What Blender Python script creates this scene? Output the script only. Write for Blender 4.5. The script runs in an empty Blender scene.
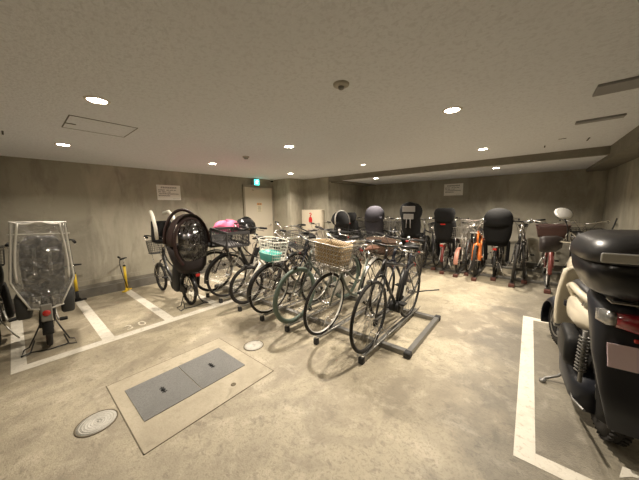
import bpy, math, random
from mathutils import Vector, Matrix, Quaternion
random.seed(7)
PI=math.pi; R=math.radians
sc=bpy.context.scene; col=sc.collection
# ---------------------------------------------------------------- materials
MATS={}
def nt(name):
    m=bpy.data.materials.new(name); m.use_nodes=True
    t=m.node_tree; b=t.nodes['Principled BSDF']; return m,t,b
def mat(name,c,rough=.5,metal=0.,bump=0,scale=40,var=0.,coat=0.,emis=None,alpha=None):
    if name in MATS: return MATS[name]
    m,t,b=nt(name)
    b.inputs['Base Color'].default_value=(*c,1); b.inputs['Roughness'].default_value=rough; b.inputs['Metallic'].default_value=metal
    b.inputs['Coat Weight'].default_value=coat
    n=t.nodes.new('ShaderNodeTexNoise'); n.inputs['Scale'].default_value=scale; n.inputs['Detail'].default_value=4
    tc=t.nodes.new('ShaderNodeTexCoord'); t.links.new(tc.outputs['Object'],n.inputs['Vector'])
    if var:
        mx=t.nodes.new('ShaderNodeMix'); mx.data_type='RGBA'
        mx.inputs[6].default_value=(*[v*(1-var) for v in c],1); mx.inputs[7].default_value=(*[min(1,v*(1+var)) for v in c],1)
        t.links.new(n.outputs['Fac'],mx.inputs[0]); t.links.new(mx.outputs[2],b.inputs['Base Color'])
    if bump:
        bp=t.nodes.new('ShaderNodeBump'); bp.inputs['Strength'].default_value=bump; bp.inputs['Distance'].default_value=.01
        t.links.new(n.outputs['Fac'],bp.inputs['Height']); t.links.new(bp.outputs[0],b.inputs['Normal'])
    if emis: b.inputs['Emission Color'].default_value=(*emis[0],1); b.inputs['Emission Strength'].default_value=emis[1]
    if name in('black_plastic','black_fabric','deep_black_seat','slate_fabric','tyre_rubber','dark_seat_sack','brown_quilted_fabric'): b.inputs['Specular IOR Level'].default_value=.22
    MATS[name]=m; return m
def clear_mat(name,tint,amount,rough=.12,bump=.6,scale=18,sheen=(.8,.8,.78)):
    if name in MATS: return MATS[name]
    m,t,b=nt(name)
    b.inputs['Base Color'].default_value=(*sheen,1); b.inputs['Roughness'].default_value=rough
    b.inputs['Specular IOR Level'].default_value=.9
    n=t.nodes.new('ShaderNodeTexNoise'); n.inputs['Scale'].default_value=scale; n.inputs['Detail'].default_value=3; n.inputs['Distortion'].default_value=1.2
    tc=t.nodes.new('ShaderNodeTexCoord'); t.links.new(tc.outputs['Object'],n.inputs['Vector'])
    bp=t.nodes.new('ShaderNodeBump'); bp.inputs['Strength'].default_value=bump; bp.inputs['Distance'].default_value=.03
    t.links.new(n.outputs['Fac'],bp.inputs['Height']); t.links.new(bp.outputs[0],b.inputs['Normal'])
    tr=t.nodes.new('ShaderNodeBsdfTransparent'); tr.inputs[0].default_value=(*tint,1)
    gl=t.nodes.new('ShaderNodeBsdfGlossy'); gl.inputs['Roughness'].default_value=rough; t.links.new(bp.outputs[0],gl.inputs['Normal'])
    lw=t.nodes.new('ShaderNodeLayerWeight'); lw.inputs['Blend'].default_value=.35; t.links.new(bp.outputs[0],lw.inputs['Normal'])
    m1=t.nodes.new('ShaderNodeMixShader'); m1.inputs[0].default_value=amount; t.links.new(tr.outputs[0],m1.inputs[1]); t.links.new(b.outputs[0],m1.inputs[2])
    m2=t.nodes.new('ShaderNodeMixShader'); fa=t.nodes.new('ShaderNodeMath'); fa.inputs[1].default_value=.10; fa.use_clamp=True; t.links.new(lw.outputs['Fresnel'],fa.inputs[0]); t.links.new(fa.outputs[0],m2.inputs[0]); t.links.new(m1.outputs[0],m2.inputs[1]); t.links.new(gl.outputs[0],m2.inputs[2])
    out=[x for x in t.nodes if x.type=='OUTPUT_MATERIAL'][0]; t.links.new(m2.outputs[0],out.inputs[0])
    MATS[name]=m; return m
def layered(name,base,stains,rough,bump=.2,bscale=60,stretch=(1,1,1)):
    """concrete: base colour varied by several noises; stains = [(scale, lo, hi, colour, amount, stretch)]"""
    m,t,b=nt(name); tc=t.nodes.new('ShaderNodeTexCoord'); cur=None
    rgb=t.nodes.new('ShaderNodeRGB'); rgb.outputs[0].default_value=(*base,1); cur=rgb.outputs[0]
    for sc_,lo,hi,c,am,st in stains:
        mp=t.nodes.new('ShaderNodeMapping'); mp.inputs['Scale'].default_value=st; mp.inputs['Location'].default_value=(sc_*3.1,sc_*1.7,0)
        t.links.new(tc.outputs['Object'],mp.inputs[0])
        n=t.nodes.new('ShaderNodeTexNoise'); n.inputs['Scale'].default_value=sc_; n.inputs['Detail'].default_value=7; n.inputs['Roughness'].default_value=.62; n.inputs['Distortion'].default_value=.6
        t.links.new(mp.outputs[0],n.inputs['Vector'])
        r=t.nodes.new('ShaderNodeMapRange'); r.inputs['From Min'].default_value=lo; r.inputs['From Max'].default_value=hi; r.inputs['To Max'].default_value=am
        t.links.new(n.outputs['Fac'],r.inputs['Value'])
        mx=t.nodes.new('ShaderNodeMix'); mx.data_type='RGBA'; mx.inputs[7].default_value=(*c,1)
        t.links.new(r.outputs[0],mx.inputs[0]); t.links.new(cur,mx.inputs[6]); cur=mx.outputs[2]
    t.links.new(cur,b.inputs['Base Color'])
    n=t.nodes.new('ShaderNodeTexNoise'); n.inputs['Scale'].default_value=bscale; n.inputs['Detail'].default_value=6
    t.links.new(tc.outputs['Object'],n.inputs['Vector'])
    bp=t.nodes.new('ShaderNodeBump'); bp.inputs['Strength'].default_value=bump; bp.inputs['Distance'].default_value=.008
    t.links.new(n.outputs['Fac'],bp.inputs['Height']); t.links.new(bp.outputs[0],b.inputs['Normal'])
    b.inputs['Roughness'].default_value=rough; MATS[name]=m; return m
FLOOR=layered('concrete_floor',(.455,.40,.285),[(.7,.44,.58,(.29,.25,.18),.85,(1,1,1)),(2.2,.50,.64,(.24,.205,.15),.7,(1,.6,1)),(5,.52,.68,(.60,.53,.40),.6,(1,1,1)),(7,.60,.68,(.17,.145,.105),.45,(1,.6,1)),(22,.56,.68,(.20,.17,.125),.6,(.6,1,1)),(60,.50,.66,(.25,.215,.155),.65,(1,1,1))],.5,.35,110)
def stained_dim_zone(m):  # mottled grey stain toward +x, darkened further to paint in the dimmer light there
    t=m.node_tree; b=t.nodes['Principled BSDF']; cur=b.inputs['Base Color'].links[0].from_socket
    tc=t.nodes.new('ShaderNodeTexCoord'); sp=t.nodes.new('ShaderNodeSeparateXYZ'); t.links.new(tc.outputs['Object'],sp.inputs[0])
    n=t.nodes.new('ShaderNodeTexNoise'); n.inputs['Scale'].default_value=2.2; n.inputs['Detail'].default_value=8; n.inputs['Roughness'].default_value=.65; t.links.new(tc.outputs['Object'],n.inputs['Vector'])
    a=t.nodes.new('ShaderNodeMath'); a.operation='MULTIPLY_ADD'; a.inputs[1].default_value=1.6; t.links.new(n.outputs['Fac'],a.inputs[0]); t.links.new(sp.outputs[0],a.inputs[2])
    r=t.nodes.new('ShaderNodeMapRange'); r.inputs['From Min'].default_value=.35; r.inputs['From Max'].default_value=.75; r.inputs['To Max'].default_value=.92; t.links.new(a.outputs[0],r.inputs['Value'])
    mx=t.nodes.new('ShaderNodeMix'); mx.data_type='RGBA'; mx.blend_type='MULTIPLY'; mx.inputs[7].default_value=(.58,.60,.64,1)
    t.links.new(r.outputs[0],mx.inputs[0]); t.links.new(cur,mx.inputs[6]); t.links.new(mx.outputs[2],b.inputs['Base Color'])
stained_dim_zone(FLOOR)
APRON=layered('apron_concrete',(.48,.425,.315),[(2,.45,.60,(.35,.30,.215),.6,(1,1,1)),(8,.55,.7,(.22,.19,.13),.5,(1,1,1)),(40,.5,.7,(.3,.26,.18),.4,(1,1,1))],.6,.2,90)
WALL=layered('plaster_wall',(.38,.355,.28),[(.8,.44,.60,(.265,.245,.195),.85,(1,1,1)),(1.6,.50,.64,(.52,.485,.39),.7,(1,1,.35)),(5,.55,.68,(.21,.19,.15),.5,(1,1,.3)),(25,.5,.7,(.40,.37,.30),.3,(1,1,1))],.75,.15,60)
CEIL=layered('ceiling_board',(.74,.76,.80),[(38,.5,.60,(.60,.61,.64),.6,(1,1,1)),(1,.4,.7,(.69,.705,.74),.5,(1,1,1))],.9,.6,60)
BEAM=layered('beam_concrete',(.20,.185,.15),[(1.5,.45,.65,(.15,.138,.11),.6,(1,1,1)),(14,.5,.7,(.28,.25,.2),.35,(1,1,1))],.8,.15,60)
CURBM=layered('curb_concrete',(.15,.14,.12),[(2,.45,.65,(.22,.205,.17),.7,(1,1,1)),(14,.55,.7,(.09,.083,.07),.5,(1,1,1))],.75,.2,60)
PAINT=layered('floor_line_paint',(.74,.70,.60),[(7,.5,.66,(.57,.53,.43),.6,(1,1,1)),(30,.56,.68,(.36,.31,.22),.6,(1,1,1))],.6,.15,80)
WPAINT=layered('worn_paint',(.82,.77,.64),[(14,.45,.62,(.42,.37,.27),.7,(1,1,1))],.6,.15,80)
IRON=layered('cast_iron_lid',(.58,.56,.50),[(10,.45,.6,(.46,.44,.38),.6,(1,1,1)),(60,.5,.6,(.40,.38,.33),.4,(1,1,1))],.5,.3,120)
BLK=mat('black_paint',(.018,.018,.018),.32,.0,coat=.3)
RUB=mat('tyre_rubber',(.028,.026,.024),.75,bump=.2,scale=120)
PLA=mat('black_plastic',(.016,.016,.016),.5,bump=.08,scale=90)
CHR=mat('chrome',(.82,.80,.77),.22,1.)
ALU=mat('aluminium',(.66,.64,.59),.4,.6)
STE=mat('grey_steel',(.24,.235,.22),.45,.7,var=.15,scale=12)
GAL=mat('galvanised_rod',(.42,.41,.38),.35,.9)
FAB=mat('black_fabric',(.018,.018,.019),.85,bump=.4,scale=60,var=.2)
GRYF=mat('grey_fabric',(.17,.165,.16),.85,bump=.3,scale=60,var=.15)
BRNL=mat('brown_leather',(.13,.055,.03),.45,bump=.2,scale=70,var=.2)
RED=mat('red_reflector',(.45,.02,.015),.25,coat=.5)
AMB=mat('amber_reflector',(.6,.2,.02),.3)
WHT=mat('white_plastic',(.72,.69,.6),.35,coat=.2)
CRM=mat('cream_body',(.74,.68,.54),.3,coat=.4)
YEL=mat('yellow_paint',(.75,.52,.03),.35,coat=.3)
LGT=mat('lamp_lens',(.42,.42,.42),.15,.7)
BRIM=mat('bright_rim',(.80,.78,.72),.4,.3)
GRNT=mat('sage_green_rubber',(.11,.15,.12),.65)
TEAL=mat('teal_plastic',(.08,.36,.31),.4)
REDB=mat('rusty_red_rubber',(.10,.035,.024),.6,var=.3,scale=20)
SHOE=mat('rubber_foot',(.03,.03,.03),.7)
CLEAR=clear_mat('clear_vinyl',(.88,.88,.87),.13,.08,1.0,11)
CLEARD=clear_mat('smoky_vinyl',(.66,.62,.61),.03,.10,.7,6,(.3,.28,.27))
# ---------------------------------------------------------------- mesh builder
class MB:
    def __init__(s): s.v=[]; s.f=[]; s.sm=[]
    def add(s,vs,fs,smooth=True):
        o=len(s.v); s.v+= [tuple(v) for v in vs]; s.f+=[tuple(i+o for i in f) for f in fs]; s.sm+=[smooth]*len(fs); return s
    def tube(s,pts,r,n=8,closed=False,cap=True,sy=1.):
        P=[Vector(p) for p in pts]; k=len(P); rs=r if isinstance(r,(list,tuple)) else [r]*k
        T=[]
        for i in range(k):
            if closed: d=P[(i+1)%k]-P[i-1]
            elif i==0: d=P[1]-P[0]
            elif i==k-1: d=P[-1]-P[-2]
            else: d=(P[i+1]-P[i]).normalized()+(P[i]-P[i-1]).normalized()
            T.append(d.normalized() if d.length>1e-9 else Vector((0,0,1)))
        ref=Vector((0,0,1)) if abs(T[0].z)<.9 else Vector((1,0,0))
        u=(ref-T[0]*ref.dot(T[0])).normalized(); vs=[]
        for i in range(k):
            if i: 
                u=u-T[i]*u.dot(T[i]); u=u.normalized() if u.length>1e-6 else T[i].orthogonal().normalized()
            w=T[i].cross(u)
            for j in range(n):
                a=2*PI*j/n; vs.append(P[i]+(u*math.cos(a)+w*math.sin(a)*sy)*rs[i])
        fs=[]
        m=k if closed else k-1
        for i in range(m):
            for j in range(n):
                a=i*n+j; b=i*n+(j+1)%n; c=((i+1)%k)*n+(j+1)%n; d=((i+1)%k)*n+j; fs.append((a,b,c,d))
        s.add(vs,fs,n>4)
        if cap and not closed:
            o=len(s.v)-len(vs); s.f.append(tuple(o+j for j in range(n))[::-1]); s.sm.append(False); s.f.append(tuple(o+(k-1)*n+j for j in range(n))); s.sm.append(False)
        return s
    def box(s,c,d,rot=None,bev=0):
        x,y,z=[a/2 for a in d]; M=rot or Matrix.Identity(3)
        if bev:
            b=min(bev,x*.98,y*.98,z*.98); vs=[]
            for sx in(-1,1):
                for sy in(-1,1):
                    for sz in(-1,1):
                        vs+= [(sx*x,sy*(y-b),sz*(z-b)),(sx*(x-b),sy*y,sz*(z-b)),(sx*(x-b),sy*(y-b),sz*z)]
            import bmesh
            bm=bmesh.new()
            for v in vs: bm.verts.new(v)
            bmesh.ops.convex_hull(bm,input=bm.verts[:]); bm.verts.index_update()
            s.add([Vector(c)+M@v.co for v in bm.verts],[[v.index for v in f.verts] for f in bm.faces],False); bm.free(); return s
        vs=[Vector(c)+M@Vector((i*x,j*y,k*z)) for i in(-1,1) for j in(-1,1) for k in(-1,1)]
        return s.add(vs,[(0,1,3,2),(4,6,7,5),(0,4,5,1),(2,3,7,6),(0,2,6,4),(1,5,7,3)],False)
    def loft(s,secs,n=20,p=3.,cap=True,axis='z'):
        """secs: (t, ca, cb, ha, hb) superellipse sections along axis"""
        vs=[]
        for sec in secs:
            t,ca,cb,ha,hb=sec[:5]; q=sec[5] if len(sec)>5 else p
            for j in range(n):
                a=2*PI*j/n; c_,s_=math.cos(a),math.sin(a)
                A=ca+ha*math.copysign(abs(c_)**(2/q),c_); B=cb+hb*math.copysign(abs(s_)**(2/q),s_)
                vs.append((A,B,t) if axis=='z' else ((t,A,B) if axis=='x' else (A,t,B)))
        fs=[]; k=len(secs)
        for i in range(k-1):
            for j in range(n): fs.append((i*n+j,i*n+(j+1)%n,(i+1)*n+(j+1)%n,(i+1)*n+j))
        if cap: fs.append(tuple(range(n))[::-1]); fs.append(tuple((k-1)*n+j for j in range(n)))
        return s.add(vs,fs,True)
    def lathe(s,prof,n=32,c=(0,0,0),axis='z',closed=False):
        vs=[]; k=len(prof)
        for r,h in prof:
            for j in range(n):
                a=2*PI*j/n; x,y=r*math.cos(a),r*math.sin(a)
                p=(x,y,h) if axis=='z' else ((x,h,y) if axis=='y' else (h,x,y)); vs.append(Vector(c)+Vector(p))
        fs=[]
        for i in range(k if closed else k-1):
            for j in range(n): fs.append((i*n+j,i*n+(j+1)%n,((i+1)%k)*n+(j+1)%n,((i+1)%k)*n+j))
        return s.add(vs,fs,True)
    def disc(s,c,r,h,n=24,axis='z'): return s.lathe([(0.0001,-h/2),(r,-h/2),(r,h/2),(.0001,h/2)],n,c,axis)
    def poly(s,pts,d):
        """extrude polygon (list of 3d) by vector d"""
        k=len(pts); P=[Vector(p) for p in pts]; d=Vector(d)
        return s.add(P+[p+d for p in P],[tuple(range(k))[::-1],tuple(range(k,2*k))]+[(i,(i+1)%k,k+(i+1)%k,k+i) for i in range(k)],False)
    def sheet(s,grid,th=.0,smooth=True):
        """grid of points [i][j] as a thin two-sided sheet"""
        a=len(grid); b=len(grid[0]); vs=[Vector(p) for r in grid for p in r]
        fs=[(i*b+j,i*b+j+1,(i+1)*b+j+1,(i+1)*b+j) for i in range(a-1) for j in range(b-1)]
        return s.add(vs,fs,smooth)
    def mesh(s,name,m):
        me=bpy.data.meshes.new(name); me.from_pydata(s.v,[],s.f); me.polygons.foreach_set('use_smooth',s.sm); me.materials.append(m)
        me.update()
        import bmesh
        bm=bmesh.new(); bm.from_mesh(me); bmesh.ops.recalc_face_normals(bm,faces=bm.faces[:]); bm.to_mesh(me); bm.free()
        return me
    def build(s,name,m,parent=None,loc=None,solid=0,sharp=True):
        me=s.mesh(name,m); o=bpy.data.objects.new(name,me); col.objects.link(o)
        if parent: o.parent=parent
        if loc: o.location=loc
        if solid: md=o.modifiers.new('s','SOLIDIFY'); md.thickness=solid; md.offset=0
        return o
def obj_from(me,name,parent,loc=(0,0,0)):
    o=bpy.data.objects.new(name,me); col.objects.link(o); o.parent=parent; o.location=loc; return o
def tag(o,label=None,cat=None,group=None,kind=None):
    if label: o['label']=label
    if cat: o['category']=cat
    if group: o['group']=group
    if kind: o['kind']=kind
    return o
def empty(name,loc,rz=0,rx=0,ry=0):
    o=bpy.data.objects.new(name,None); o.empty_display_size=.1; col.objects.link(o); o.location=loc; o.rotation_euler=(rx,ry,rz); return o
def struct(name,mb,m,parent=None):
    o=mb.build(name,m,parent)
    if not parent: tag(o,kind='structure')
    return o
def bez(p0,p1,p2,p3,n=8):
    p0,p1,p2,p3=map(Vector,(p0,p1,p2,p3)); out=[]
    for i in range(n+1):
        t=i/n; out.append(p0*(1-t)**3+p1*3*t*(1-t)**2+p2*3*t*t*(1-t)+p3*t**3)
    return out
def text_mesh(name,body,size,m,parent,loc,rot,depth=.001,sx=1.,align='CENTER',sp=1.):
    cu=bpy.data.curves.new(name,'FONT'); cu.body=body; cu.size=size; cu.align_x=align; cu.align_y='CENTER'; cu.extrude=depth; cu.resolution_u=3; cu.space_character=sp
    t=bpy.data.objects.new(name+'_src',cu); col.objects.link(t); dg=bpy.context.evaluated_depsgraph_get(); dg.update()
    me=bpy.data.meshes.new_from_object(t.evaluated_get(dg)); col.objects.unlink(t); bpy.data.objects.remove(t)
    me.materials.clear(); me.materials.append(m)
    o=bpy.data.objects.new(name,me); col.objects.link(o); o.parent=parent; o.location=loc; o.rotation_euler=rot; o.scale=(sx,1,1); return o
# ---------------------------------------------------------------- room shell
ZC=2.233; XL=-5.74; XR=1.10; YB=7.4; Y0=-2.2; YS=5.42; ZS=2.12; XBm=.80
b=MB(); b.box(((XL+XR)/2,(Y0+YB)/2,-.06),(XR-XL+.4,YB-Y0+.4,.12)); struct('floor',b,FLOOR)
b=MB(); b.box((XL-.1,(Y0+4.85)/2,1.15),(.2,4.85-Y0,2.3)); struct('wall_left',b,WALL)
b=MB(); b.poly([(XL-.2,4.85,0),(-5.03,4.85,0),(-5.03,5.4,0),(-4.15,5.4,0),(-4.15,YB,0),(XL-.2,YB,0)],(0,0,2.3)); struct('wall_pillar',b,WALL)
b=MB(); b.box(((XR-4.35)/2+.0,YB+.1,1.15),(XR+4.75,.2,2.3)); struct('wall_back',b,WALL)
b=MB(); b.box((XR+.1,(Y0+YB)/2,1.15),(.2,YB-Y0+.4,2.3)); struct('wall_right',b,WALL)
b=MB(); b.box(((XL+XR)/2,Y0-.1,1.15),(XR-XL+.4,.2,2.3)); struct('wall_front',b,WALL)
b=MB(); b.box(((XL-.2+XBm)/2,(Y0+YS)/2,ZC+.1),(XBm-XL+.2,YS-Y0,.2)); struct('ceiling',b,CEIL)
b=MB(); b.box(((-3.8+XBm)/2,(YS+YB)/2+.05,ZS+.2),(XBm+3.8,YB-YS-.1,.4)); struct('ceiling_strip',b,CEIL)
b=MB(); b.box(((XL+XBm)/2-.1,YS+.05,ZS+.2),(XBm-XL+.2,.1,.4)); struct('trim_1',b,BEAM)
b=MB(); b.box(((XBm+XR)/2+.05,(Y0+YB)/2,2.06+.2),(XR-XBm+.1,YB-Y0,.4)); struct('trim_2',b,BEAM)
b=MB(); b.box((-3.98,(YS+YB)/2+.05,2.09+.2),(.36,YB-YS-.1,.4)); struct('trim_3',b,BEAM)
b=MB(); b.box((XL+.05,(Y0+4.25)/2,.0725),(.1,4.25-Y0,.145)); struct('baseboard_left',b,CURBM)
b=MB(); b.box((XL+.015,(Y0+4.25)/2,.172),(.03,4.25-Y0,.055)); struct('baseboard_ledge',b,BEAM)
b=MB(); b.box((XL+.01,(Y0+4.25)/2,.24),(.02,4.25-Y0,.08)); struct('baseboard_upper',b,WALL)
b=MB()
b.box((-1.5,YB-.03,.06),(5.2,.06,.12)); struct('baseboard_back',b,CURBM)
# floor markings
def strip(x0,y0,x1,y1,z=.0012): return MB().box(((x0+x1)/2,(y0+y1)/2,z/2+.0002),(abs(x1-x0),abs(y1-y0),z))
def line(x0,y0,x1,y1,label,z=.0012,cat='floor marking',g=None):
    o=strip(x0,y0,x1,y1,z).build('floor_line',PAINT); tag(o,label,cat,g); return o
mk=[]
line(-3.62,-.16,-3.50,3.6,'long white painted line across the mouths of the stalls by the left wall')
line(-5.60,-.16,-3.62,-.06,'white painted stall line under the bicycle with the clear rain cover')
line(-5.60,.50,-3.62,.61,'white painted stall line starting at the black footed pump')
line(-5.60,1.14,-3.62,1.25,'white painted stall line starting at the yellow footed pump')
line(-5.60,1.80,-3.62,1.91,'white painted stall line beside the brown hooded bicycle')
for y in (2.45,3.1): line(-5.60,y,-3.62,y+.1,'white painted stall line behind the rack, near the door',g='stall lines by the door')
bx=MB(); bx.box((.071,2.91,.0008),(.1,2.41,.0012)); bx.box((.57,4.066,.0008),(.9,.095,.0012)); bx.box((.57,1.752,.0008),(.9,.095,.0012))
tag(bx.build('floor_line',PAINT),'white painted box on the floor around the parked scooter','floor marking')
t=text_mesh('stall_number','30',.22,WPAINT,None,(-3.76,.855,.0016),(0,0,PI/2),.0004,.85,sp=1.45)
tag(t,'worn white number 30 painted in the empty stall','floor number')
b=MB(); b.poly([(.46,1.90,.0006),(.515,1.95,.0006),(.60,1.98,.0006),(.60,2.01,.0006),(.49,2.0,.0006)],(0,0,.001)); b.poly([(.555,1.82,.0006),(.59,1.82,.0006),(.60,1.98,.0006),(.555,1.985,.0006)],(0,0,.001))
tag(b.build('stall_number',PAINT),'white painted stroke of a stall number beside the scooter tyre','floor number')
# floor access hatch (apron, two covers) and manholes
b=MB(); b.box((-2.145,.845,.0015),(.93,.99,.003)); tag(b.build('hatch_apron',APRON),'pale concrete surround of the grey floor hatch','floor panel')
GRO=mat('joint_groove',(.15,.125,.085),.9)
b=MB()
for (x,y,dx,dy) in ((-2.61,.845,.012,1.0),(-1.68,.845,.012,1.0),(-2.145,.35,.94,.012),(-2.145,1.34,.94,.012)): b.box((x,y,.0012),(dx,dy,.0034))
tag(b.build('apron_joint',GRO),'dark joint line around the pale hatch surround','floor joint')
def checker(name):
    m,t_,bs=nt(name); bs.inputs['Base Color'].default_value=(.17,.165,.155,1); bs.inputs['Metallic'].default_value=.25; bs.inputs['Roughness'].default_value=.55
    tc=t_.nodes.new('ShaderNodeTexCoord'); mp=t_.nodes.new('ShaderNodeMapping'); mp.inputs['Rotation'].default_value=(0,0,R(45)); t_.links.new(tc.outputs['Object'],mp.inputs[0])
    w=t_.nodes.new('ShaderNodeTexChecker'); w.inputs['Scale'].default_value=70; w.inputs[1].default_value=(.24,.235,.22,1); w.inputs[2].default_value=(.13,.125,.115,1); t_.links.new(mp.outputs[0],w.inputs[0])
    t_.links.new(w.outputs[0],bs.inputs['Base Color']); bp=t_.nodes.new('ShaderNodeBump'); bp.inputs['Distance'].default_value=.004; t_.links.new(w.outputs[1],bp.inputs['Height']); t_.links.new(bp.outputs[0],bs.inputs['Normal']); MATS[name]=m; return m
CHK=layered('checker_plate',(.20,.20,.19),[(3,.45,.65,(.15,.15,.142),.6,(1,1,1)),(160,.48,.6,(.13,.13,.125),.7,(1,.4,1))],.5,.5,200)
for i,(y0,y1,lab) in enumerate(((.428,.826,'grey chequer plate floor hatch cover nearer the large round lid'),(.832,1.232,'grey chequer plate floor hatch cover nearer the small round lid'))):
    r=empty('floor_hatch',(-2.185,(y0+y1)/2,.003)); tag(r,lab,'hatch cover','floor hatch covers')
    MB().box((0,0,.002),(.475,y1-y0,.006)).build('cover_plate',CHK,r)
    q=MB(); q.box((0,0,.0055),(.05,.018,.002)); q.disc((0,0,.0055),.018,.002,16); q.tube([(-.045,0,.008),(.045,0,.008)],.0035,6)
    q.box((-.03,0,.006),(.012,.035,.002)); q.box((.03,0,.006),(.012,.035,.002)); q.build('lift_handle',SHOE,r)
for (x,y,rr,lab) in ((-2.205,.22,.108,'large round cast manhole lid at the near end of the floor hatch'),(-2.17,1.49,.095,'small round cast manhole lid near the bicycle rack')):
    r=empty('manhole_lid',(x,y,0)); tag(r,lab,'manhole lid')
    q=MB(); q.lathe([(.0001,0),(.0001,.004),(rr,.004),(rr,.0)],40); q.build('lid',IRON,r)
    q=MB()
    for k in range(1,7): q.lathe([(rr*k/7-.003,.004),(rr*k/7-.003,.0046),(rr*k/7+.003,.0046),(rr*k/7+.003,.004)],40)
    q.build('raised_pattern',IRON,r)
    q=MB(); q.lathe([(rr,.0),(rr,.0045),(rr+.009,.0045),(rr+.009,0)],40); q.build('rim',GRO,r)
q=MB(); q.lathe([(.0001,0),(.0001,.003),(.02,.003),(.022,0)],20); tag(q.build('floor_drain',GRO),'tiny dark anchor cover in the hatch surround','floor drain',None).location=(-1.80,1.02,.003)
# ---------------------------------------------------------------- wall things
DOORM=mat('door_paint',(.60,.55,.45),.45,bump=.02)
r=empty('door_1',(XL,4.345,0)); tag(r,kind='structure')
MB().box((.012,0,1.0),(.03,.90,2.0),bev=.004).build('door_panel',DOORM,r)
q=MB(); q.box((.014,-.475,1.02),(.04,.05,2.04)); q.box((.014,.475,1.02),(.04,.05,2.04)); q.box((.014,0,2.03),(.04,1.0,.05)); q.build('door_frame',mat('door_frame_paint',(.30,.27,.215),.5),r)
q=MB(); q.tube([(.03,.36,.98),(.075,.36,.98),(.075,.24,.98)],.009,8); q.disc((.03,.36,.98),.025,.01,16,'x'); q.build('door_handle',CHR,r)
q=MB()
for z in (.4,1.15,1.72): q.tube([(.03,.455,z-.05),(.03,.455,z+.05)],.008,8)
q.build('hinge',STE,r)
q=MB(); q.box((.05,-.1,1.93),(.05,.22,.05),bev=.008); q.tube([(.07,0,1.95),(.1,.12,1.96),(.05,.28,1.96)],.006,6); q.build('door_closer',DOORM,r)
r=empty('door_notice',(XL+.028,4.34,1.47)); tag(r,'small paper notice with orange heading taped on the cream door','notice')
MB().box((0,0,0),(.002,.15,.25)).build('paper',mat('paper',(.66,.60,.45),.8),r)
MB().box((.0015,0,.09),(.0015,.15,.055)).build('heading_band',mat('orange_ink',(.62,.27,.06),.7),r)
q=MB()
for k in range(5): q.box((.0015,0,.03-.033*k),(.0012,.09 if k%2 else .11,.012))
q.box((.0024,-.03,.09),(.001,.03,.03)); q.box((.0024,.03,.09),(.001,.04,.03))
q.build('printed_lines',mat('grey_ink',(.22,.2,.16),.8),r)
def wall_sign(loc,rz,w,h,label):
    r=empty('notice_board',loc,rz); tag(r,label,'wall sign','wall notices')
    MB().box((0,-.004,0),(w,.008,h),bev=.002).build('sign_plate',mat('sign_white',(.86,.84,.78),.5),r)
    rn=random.Random(int(w*1000)); q=MB(); INK=mat('sign_ink',(.03,.028,.025),.7)
    def glyph(x,z,s):
        for k in range(3): q.box((x,-.0086,z+(k-1)*s*.33),(s*rn.uniform(.5,.85),.0012,s*.11))
        for k in range(2): q.box((x+(k-.5)*s*.4*rn.uniform(.6,1.1),-.0086,z),(s*.11,.0012,s*rn.uniform(.6,.9)))
    for k in range(9): glyph(-w*.30+k*w*.075,h*.33,.036)
    for row in range(4):
        nn=(22,15,25,14)[row]
        for k in range(nn):
            if rn.random()<.12: continue
            glyph(-w*.43+k*w*.034,h*.16-row*h*.125,.020)
    for k in range(10): glyph(w*.16+k*w*.028,-h*.41,.01)
    q.build('printed_text',INK,r)
wall_sign((XL+.001,2.11,1.795),PI/2,.445,.300,'white printed notice high on the left wall, above the brown hooded bicycle')
wall_sign((-1.585,YB-.001,1.845),0,.445,.300,'white printed notice high on the back wall, above the black child seats')
# exit sign
r=empty('exit_sign',(XL+.0,4.22,2.13)); tag(r,'small glowing green emergency exit sign above the cream door','exit sign')
MB().box((.06,0,0),(.12,.17,.165),bev=.006).build('sign_case',mat('sign_case',(.30,.42,.38),.5),r)
MB().box((.122,0,-.003),(.004,.145,.14)).build('sign_face',mat('exit_green',(.02,.55,.42),.4,emis=((.08,1,.78),2.6)),r)
q=MB(); q.disc((.126,.02,.045),.012,.002,14,'x'); q.tube([(.126,.015,.032),(.126,0,-.005)],.009,6); q.tube([(.126,.01,.025),(.126,.035,.01),(.126,.04,.022)],.005,6)
q.tube([(.126,.01,.027),(.126,-.022,.022),(.126,-.03,.005)],.005,6); q.tube([(.126,0,-.005),(.126,.025,-.02),(.126,.018,-.045)],.006,6); q.tube([(.126,0,-.005),(.126,-.015,-.028),(.126,-.04,-.032)],.006,6)
q.build('running_figure',mat('exit_white',(.8,.9,.85),.4,emis=((.85,1,.95),3.2)),r)
# camera / emergency lamp next to it
r=empty('security_camera',(-5.60,4.72,ZC)); tag(r,'little white and black security camera on the ceiling by the exit sign','camera')
q=MB(); q.lathe([(.0001,0),(.05,0),(.05,-.03),(.045,-.035),(.0001,-.035)],20); q.build('mount',WHT,r)
q=MB(); q.lathe([(.042,-.035),(.038,-.06),(.02,-.075),(.0001,-.08)],20); q.build('dome',PLA,r)
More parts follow.
